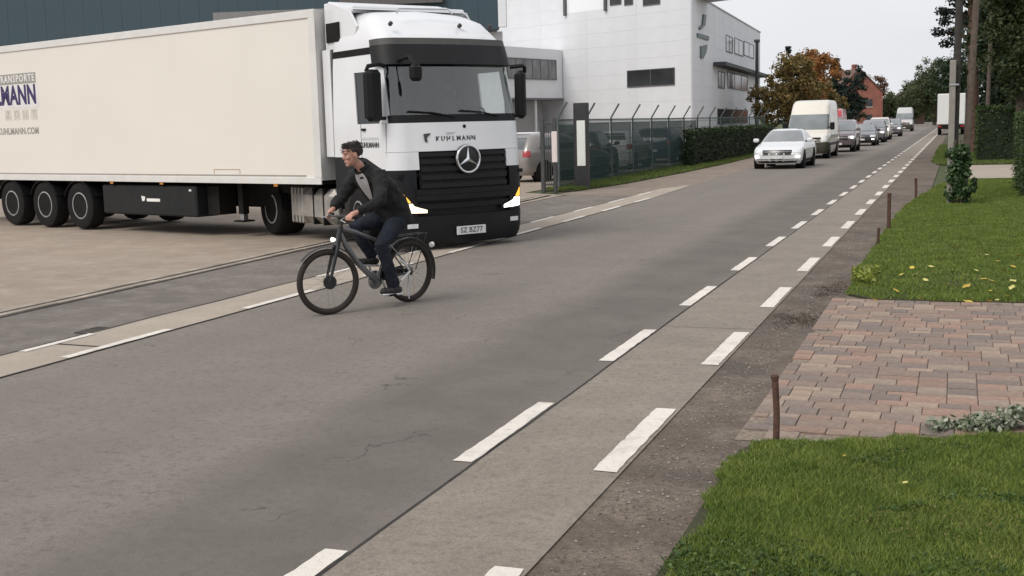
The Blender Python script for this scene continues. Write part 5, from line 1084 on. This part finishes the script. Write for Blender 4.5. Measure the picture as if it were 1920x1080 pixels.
# ---- rider
def skinmesh(chains, extra=None, sub=2, voxel=None, root=0):
    """chains: list of [(pos, radius), ...]; chains start where an earlier joint lies"""
    vs = []; rs = []; es = []; idx = {}
    def vid(p, r):
        k = tuple(round(c, 4) for c in p)
        if k not in idx: idx[k] = len(vs); vs.append(p); rs.append(r if isinstance(r, tuple) else (r, r))
        return idx[k]
    for ch in chains:
        ids = [vid(p, r) for p, r in ch]; es += [(a, b) for a, b in zip(ids, ids[1:])]
    me = bpy.data.meshes.new('sk'); me.from_pydata(vs, es, []); o = bpy.data.objects.new('sk', me); COL.objects.link(o)
    md = o.modifiers.new('s', 'SKIN'); md.use_smooth_shade = True; md.branch_smoothing = .6
    if not me.skin_vertices:
        bm = bmesh.new(); bm.from_mesh(me); bm.verts.layers.skin.verify(); bm.to_mesh(me); bm.free()
    for i, r in enumerate(rs): d = me.skin_vertices[0].data[i]; d.radius = r; d.use_root = (i == root)
    ss = o.modifiers.new('u', 'SUBSURF'); ss.levels = sub; ss.render_levels = sub
    dg = bpy.context.evaluated_depsgraph_get(); dg.update(); out = bpy.data.meshes.new_from_object(o.evaluated_get(dg)); bpy.data.objects.remove(o)
    if extra:
        bm = bmesh.new(); bm.from_mesh(out); t2 = bpy.data.meshes.new('x'); t2.from_pydata(extra.v, [], extra.f); bm.from_mesh(t2); bmesh.ops.recalc_face_normals(bm, faces=bm.faces); bm.to_mesh(out); bm.free()
    if voxel:
        o = bpy.data.objects.new('vx', out); COL.objects.link(o); r_ = o.modifiers.new('r', 'REMESH'); r_.mode = 'VOXEL'; r_.voxel_size = voxel
        sm = o.modifiers.new('sm', 'SMOOTH'); sm.factor = .5; sm.iterations = 3
        dg = bpy.context.evaluated_depsgraph_get(); dg.update(); out = bpy.data.meshes.new_from_object(o.evaluated_get(dg)); bpy.data.objects.remove(o)
    return out
def meshobj(name, me, material, parent):
    me.materials.clear(); me.materials.append(material); me.shade_smooth(); o = bpy.data.objects.new(name, me); COL.objects.link(o); o.parent = parent; return o
def skinmat():
    m = mat('skin', (.50, .27, .205), .5, var=.10, scale=18, spec=.4); b = m.node_tree.nodes['Principled BSDF']; b.inputs['Subsurface Weight'].default_value = .12; b.inputs['Subsurface Radius'].default_value = (.02, .008, .005); return m
SKIN = skinmat()
pe = thing('person', 'person in dark jacket over pale shirt and dark jeans riding the bicycle', 'person', BP, BA)
pel = (-.355, 0, 1.0); sp1 = (-.24, 0, 1.19); ch_ = (-.08, 0, 1.40); nk = (.055, 0, 1.525); hd_ = Vector((.19, 0, 1.685))
shL, shR = (-.01, .19, 1.45), (-.01, -.19, 1.45)
hL, hR = sr((.385, .295, 1.075)), sr((.385, -.295, 1.075))
elL, elR = (.13, .345, 1.205), (.09, -.335, 1.20)
wrL = Vector(hL)+(Vector(elL)-hL).normalized()*.07; wrR = Vector(hR)+(Vector(elR)-hR).normalized()*.07
hipL, hipR = (-.34, .10, .975), (-.34, -.10, .975); knL, knR = (-.04, .145, .70), (.075, -.145, .90); anL, anR = (-.225, .135, .235), (-.135, -.135, .545)
body = [[(pel, .10), (sp1, .105), (ch_, .12), (nk, .055), (tuple(hd_-Vector((.035, 0, .06))), .052)],
        [(ch_, .12), (shL, .055), (elL, .037), (tuple(wrL), .026), (tuple(hL), .030)], [(ch_, .12), (shR, .055), (elR, .037), (tuple(wrR), .026), (tuple(hR), .030)],
        [(pel, .10), (hipL, .085), (knL, .052), (anL, .036)], [(pel, .10), (hipR, .085), (knR, .052), (anR, .036)]]
ex = MB(); yawH = R(-14); ptH = R(10)
HM = Matrix.Translation(hd_) @ Euler((0, ptH, yawH)).to_matrix().to_4x4()
def hx(mb, c, r, fn=None, n=18, k=12):
    t = MB().ellipsoid((0,0,0), r, n, k, fn); mb.add([HM @ (Vector(v)+Vector(c)) for v in t.v], t.f)
hx(ex, (-.005, 0, .03), (.100, .078, .092)); hx(ex, (.022, 0, -.02), (.072, .062, .095)); hx(ex, (.070, 0, -.092), (.026, .030, .022)); hx(ex, (.048, 0, -.062), (.045, .05, .04))
hx(ex, (.100, 0, -.012), (.020, .013, .026)); hx(ex, (.092, 0, .012), (.012, .011, .03)); hx(ex, (.082, 0, .040), (.022, .052, .013)); hx(ex, (.091, 0, -.052), (.013, .024, .006)); hx(ex, (.088, 0, -.066), (.012, .02, .007))
for s in (-1, 1): hx(ex, (-.005, s*.080, -.008), (.022, .010, .034)); hx(ex, (.07, s*.04, -.015), (.022, .022, .022))
for hnd, wr, s in ((Vector(hL), wrL, 1), (Vector(hR), wrR, -1)):
    fwd = (hnd-wr).normalized(); side = (sr((.42, s*.262, 1.055))-sr((.345, s*.325, 1.043))).normalized(); up_ = Vector((0, 0, 1))
    ex.tube([hnd-fwd*.045, hnd, hnd+fwd*.022], [.026, .032, .024], 10)
    for k, L_ in enumerate((.92, 1.0, .95, .8)):
        o_ = hnd+side*(.026-.0175*k)+fwd*.018
        ex.tube([o_, o_+fwd*.032*L_+up_*-.004, o_+fwd*.040*L_-up_*.032, o_+fwd*.018*L_-up_*.048, o_-fwd*.006-up_*.046], [.0098, .0095, .009, .0085, .007], 8)
    ex.tube([hnd+side*.03-fwd*.025, hnd+side*.045-fwd*.0-up_*.012, hnd+side*.042+fwd*.012-up_*.032], [.012, .011, .009], 8)
meshobj('body', skinmesh(body, ex, 2, .0065), SKIN, pe)
EYE = mat('eye_white', (.45, .42, .40), .5); PUP = mat('pupil', (.02, .015, .012), .2)
for s in (-1, 1):
    t = MB(); hx(t, (.080, s*.033, .004), (.010, .013, .007)); e = t.build('eye', EYE, pe, smooth=True); t = MB(); hx(t, (.0895, s*.033, .004), (.004, .007, .006)); t.build('pupil', PUP, e, smooth=True)
    t = MB(); hx(t, (.090, s*.036, .030), (.006, .020, .004)); t.build('eyebrow', mat('brow', (.03, .02, .015), .8), pe)
t = MB(); hx(t, (.1, 0, -.059), (.006, .022, .003)); t.build('mouth', mat('lips', (.3, .11, .10), .5), pe)
# hair: thick cap with a fringe of strands
HAIR = mat('hair', (.022, .014, .012), .55, var=.35, scale=40, bump=.8, bscale=80)
def hairfn(p):
    q = Vector(p)
    lim = .42 if q.x > .35 else (-.05 if q.x > -.1 else -.55)
    if q.z < lim: q.z = lim-(lim-q.z)*.06; q.x *= .80; q.y *= .84
    n_ = 1+.05*math.sin(q.x*23+q.y*17)+.04*math.sin(q.y*31+q.z*19); return q*n_
t = MB(); hx(t, (-.012, 0, .04), (.116, .092, .100), hairfn, 36, 22); hr = t.build('hair', HAIR, pe, smooth=True, ang=80)
t = MB()
for k in range(160):
    a = random.uniform(-2.6, 2.6); z = random.uniform(.0, .12); r_ = math.sqrt(max(.02, 1-(z/.15)**2)); p0 = Vector((.108*math.cos(a)*r_-.012, .088*math.sin(a)*r_, .05+z*.75))
    d = Vector((math.cos(a)*.6+random.uniform(-.3,.5), math.sin(a)*.6+random.uniform(-.3,.3), random.uniform(-.2, .6))).normalized()*random.uniform(.02, .035); t.tube([HM@(p0-d*.3), HM@(p0+d*.6), HM@(p0+d+Vector((0,0,-.006)))], [.0035, .0028, .001], 4)
t.build('strands', HAIR, hr, kind='stuff')
# clothes
JKT = mat('jacket', (.012, .0125, .013), .8, var=.35, scale=7, bump=.7, bscale=14, spec=.3); JNS = mat('jeans', (.013, .016, .025), .85, var=.4, scale=6, bump=.6, bscale=20, spec=.25); SHT = mat('shirt', (.38, .37, .37), .85, var=.1, scale=12, bump=.4, bscale=25); SHO = mat('shoe', (.02, .018, .018), .6, var=.2); SOLE = mat('sole', (.55, .54, .52), .7)
def lofted(rings, n=28, cap=True):
    """rings: [(centre, axis, lateral half-width, depth half-width)]"""
    mb = MB(); o = 0
    for c, ax, a, b in rings:
        ax = Vector(ax).normalized(); y_ = Vector((0, 1, 0)); f_ = y_.cross(ax).normalized()
        for k in range(n): q = 2*math.pi*k/n; mb.v.append(tuple(Vector(c)+y_*a*math.copysign(abs(math.cos(q))**.85, math.cos(q))+f_*b*math.sin(q)))
    for i in range(len(rings)-1):
        for k in range(n): mb.f.append((i*n+k, i*n+(k+1)%n, (i+1)*n+(k+1)%n, (i+1)*n+k))
    mb.f.append(tuple(range(n))[::-1]); mb.f.append(tuple((len(rings)-1)*n+k for k in range(n))); return mb
def voxjoin(mb, voxel, it=4):
    me = bpy.data.meshes.new('v'); me.from_pydata(mb.v, [], mb.f); bm = bmesh.new(); bm.from_mesh(me); bmesh.ops.recalc_face_normals(bm, faces=bm.faces); bm.to_mesh(me); bm.free()
    o = bpy.data.objects.new('vx', me); COL.objects.link(o); r_ = o.modifiers.new('r', 'REMESH'); r_.mode = 'VOXEL'; r_.voxel_size = voxel; sm = o.modifiers.new('sm', 'SMOOTH'); sm.factor = .5; sm.iterations = it
    dg = bpy.context.evaluated_depsgraph_get(); dg.update(); out = bpy.data.meshes.new_from_object(o.evaluated_get(dg)); bpy.data.objects.remove(o); return out
TOR = [((-.41, 0, .90), (.15, 0, 1), .20, .185), ((-.38, 0, 1.0), (.3, 0, 1), .20, .18), ((-.30, 0, 1.14), (.6, 0, 1), .195, .172), ((-.17, 0, 1.30), (.7, 0, 1), .205, .165), ((-.055, 0, 1.42), (.75, 0, 1), .205, .135), ((.01, 0, 1.485), (.8, 0, 1), .165, .105), ((.058, 0, 1.53), (.8, 0, 1), .085, .08)]
jm_ = lofted(TOR)
for sh__, mid_, el_, w2, wr_ in ((shL, (.06, .29, 1.32), elL, (.22, .335, 1.15), wrL), (shR, (.04, -.285, 1.315), elR, (.19, -.33, 1.15), wrR)):
    jm_.tube([Vector(sh__)*.75+Vector((-.07, 0, 1.395))*.25, sh__, mid_, el_, w2, tuple(wr_)], [.105, .098, .078, .07, .06, .047], 16)
jo = meshobj('jacket', voxjoin(jm_, .011, 6), JKT, pe)
tx_ = bpy.data.textures.new('folds', 'CLOUDS'); tx_.noise_scale = .11
def folds(o, s): d = o.modifiers.new('folds', 'DISPLACE'); d.texture = tx_; d.strength = s; d.texture_coords = 'LOCAL'; d.mid_level = .5
folds(jo, .045)
# collar standing round the neck, open in front
ring = []
for i in range(19):
    a = R(38+284*i/18); c0_ = Vector((.052, 0, 1.515)); ax = Vector((.6, 0, 1)).normalized(); f_ = Vector((0, 1, 0)).cross(ax)
    d_ = f_*math.cos(a)+Vector((0, 1, 0))*math.sin(a); ring.append([c0_+d_*.083-ax*.03, c0_+d_*.080+ax*.055])
MB().slab(ring, lambda i, j: (ring[i][0]-Vector((.052, 0, 1.515))).normalized(), .012).build('collar', JKT, jo, smooth=True)
# pale shirt showing in the open jacket: follows the front of the torso
P = []
for k in range(9):
    q = k/8; z_ = q*3.0+3.0; i0 = min(5, int(z_)); f0 = z_-i0; A, B = TOR[i0], TOR[i0+1]
    c_ = Vector(A[0]).lerp(Vector(B[0]), f0); ax = Vector(A[1]).lerp(Vector(B[1]), f0).normalized(); a_ = A[2]+(B[2]-A[2])*f0; b_ = A[3]+(B[3]-A[3])*f0; fx = Vector((0, 1, 0)).cross(ax)
    hw = R(6+34*q**.8); row = []
    for m_ in range(9):
        t_ = -hw+2*hw*m_/8+R(7); row.append(c_+Vector((0, 1, 0))*a_*math.sin(t_)+fx*b_*math.cos(t_)+fx*.013)
    P.append(row)
MB().slab(P, lambda i, j: (Vector(P[i][j])-Vector(TOR[3][0])).normalized(), .01).build('shirt', SHT, pe, smooth=True)
jl = lofted([((-.40, 0, .905), (.1, 0, 1), .165, .135), ((-.36, 0, 1.0), (.2, 0, 1), .17, .14), ((-.33, 0, 1.07), (.4, 0, 1), .16, .13)])
jl.tube([(-.36, .07, .96), (-.32, .095, .93), (-.18, .125, .82), knL, (-.12, .142, .48), (-.205, .137, .285), (-.225, .136, .235)], [.115, .112, .098, .08, .07, .066, .066], 18)
jl.tube([(-.36, -.07, .97), (-.32, -.095, .955), (-.13, -.12, .93), knR, (-.02, -.14, .73), (-.12, -.136, .585), (-.14, -.136, .55)], [.115, .112, .098, .08, .07, .066, .066], 18)
jno = meshobj('jeans', voxjoin(jl, .011, 5), JNS, pe); folds(jno, .03)
for an, pd, s in ((Vector(anL), Vector(lp_), 1), (Vector(anR), Vector(rp_), -1)):
    y_ = an.y; toe = Vector((pd.x+.09, y_, pd.z+.045)); heel = Vector((an.x-.045, y_, an.z-.065))
    t = MB(); t.tube([an+Vector((-.005, 0, .03)), an+Vector((0, 0, -.02)), an+Vector((.02, 0, -.045))], [.048, .05, .05], 12); d = (toe-heel)
    for q, r_ in ((0, .036), (.25, .043), (.5, .044), (.75, .045), (1.0, .036)): t.ellipsoid(heel+d*q+Vector((0, 0, .012*(1-q))), (.055, r_, .042), 12, 8)
    so_ = t.build('shoe', SHO, pe, smooth=True, ang=80); ang = math.atan2(-(d.z), d.x)
    MB().cbox(heel+d*.5+Vector((0, 0, -.034)), (d.length+.085, .085, .022), .01, rot=(0, ang, 0)).build('sole', SOLE, so_)
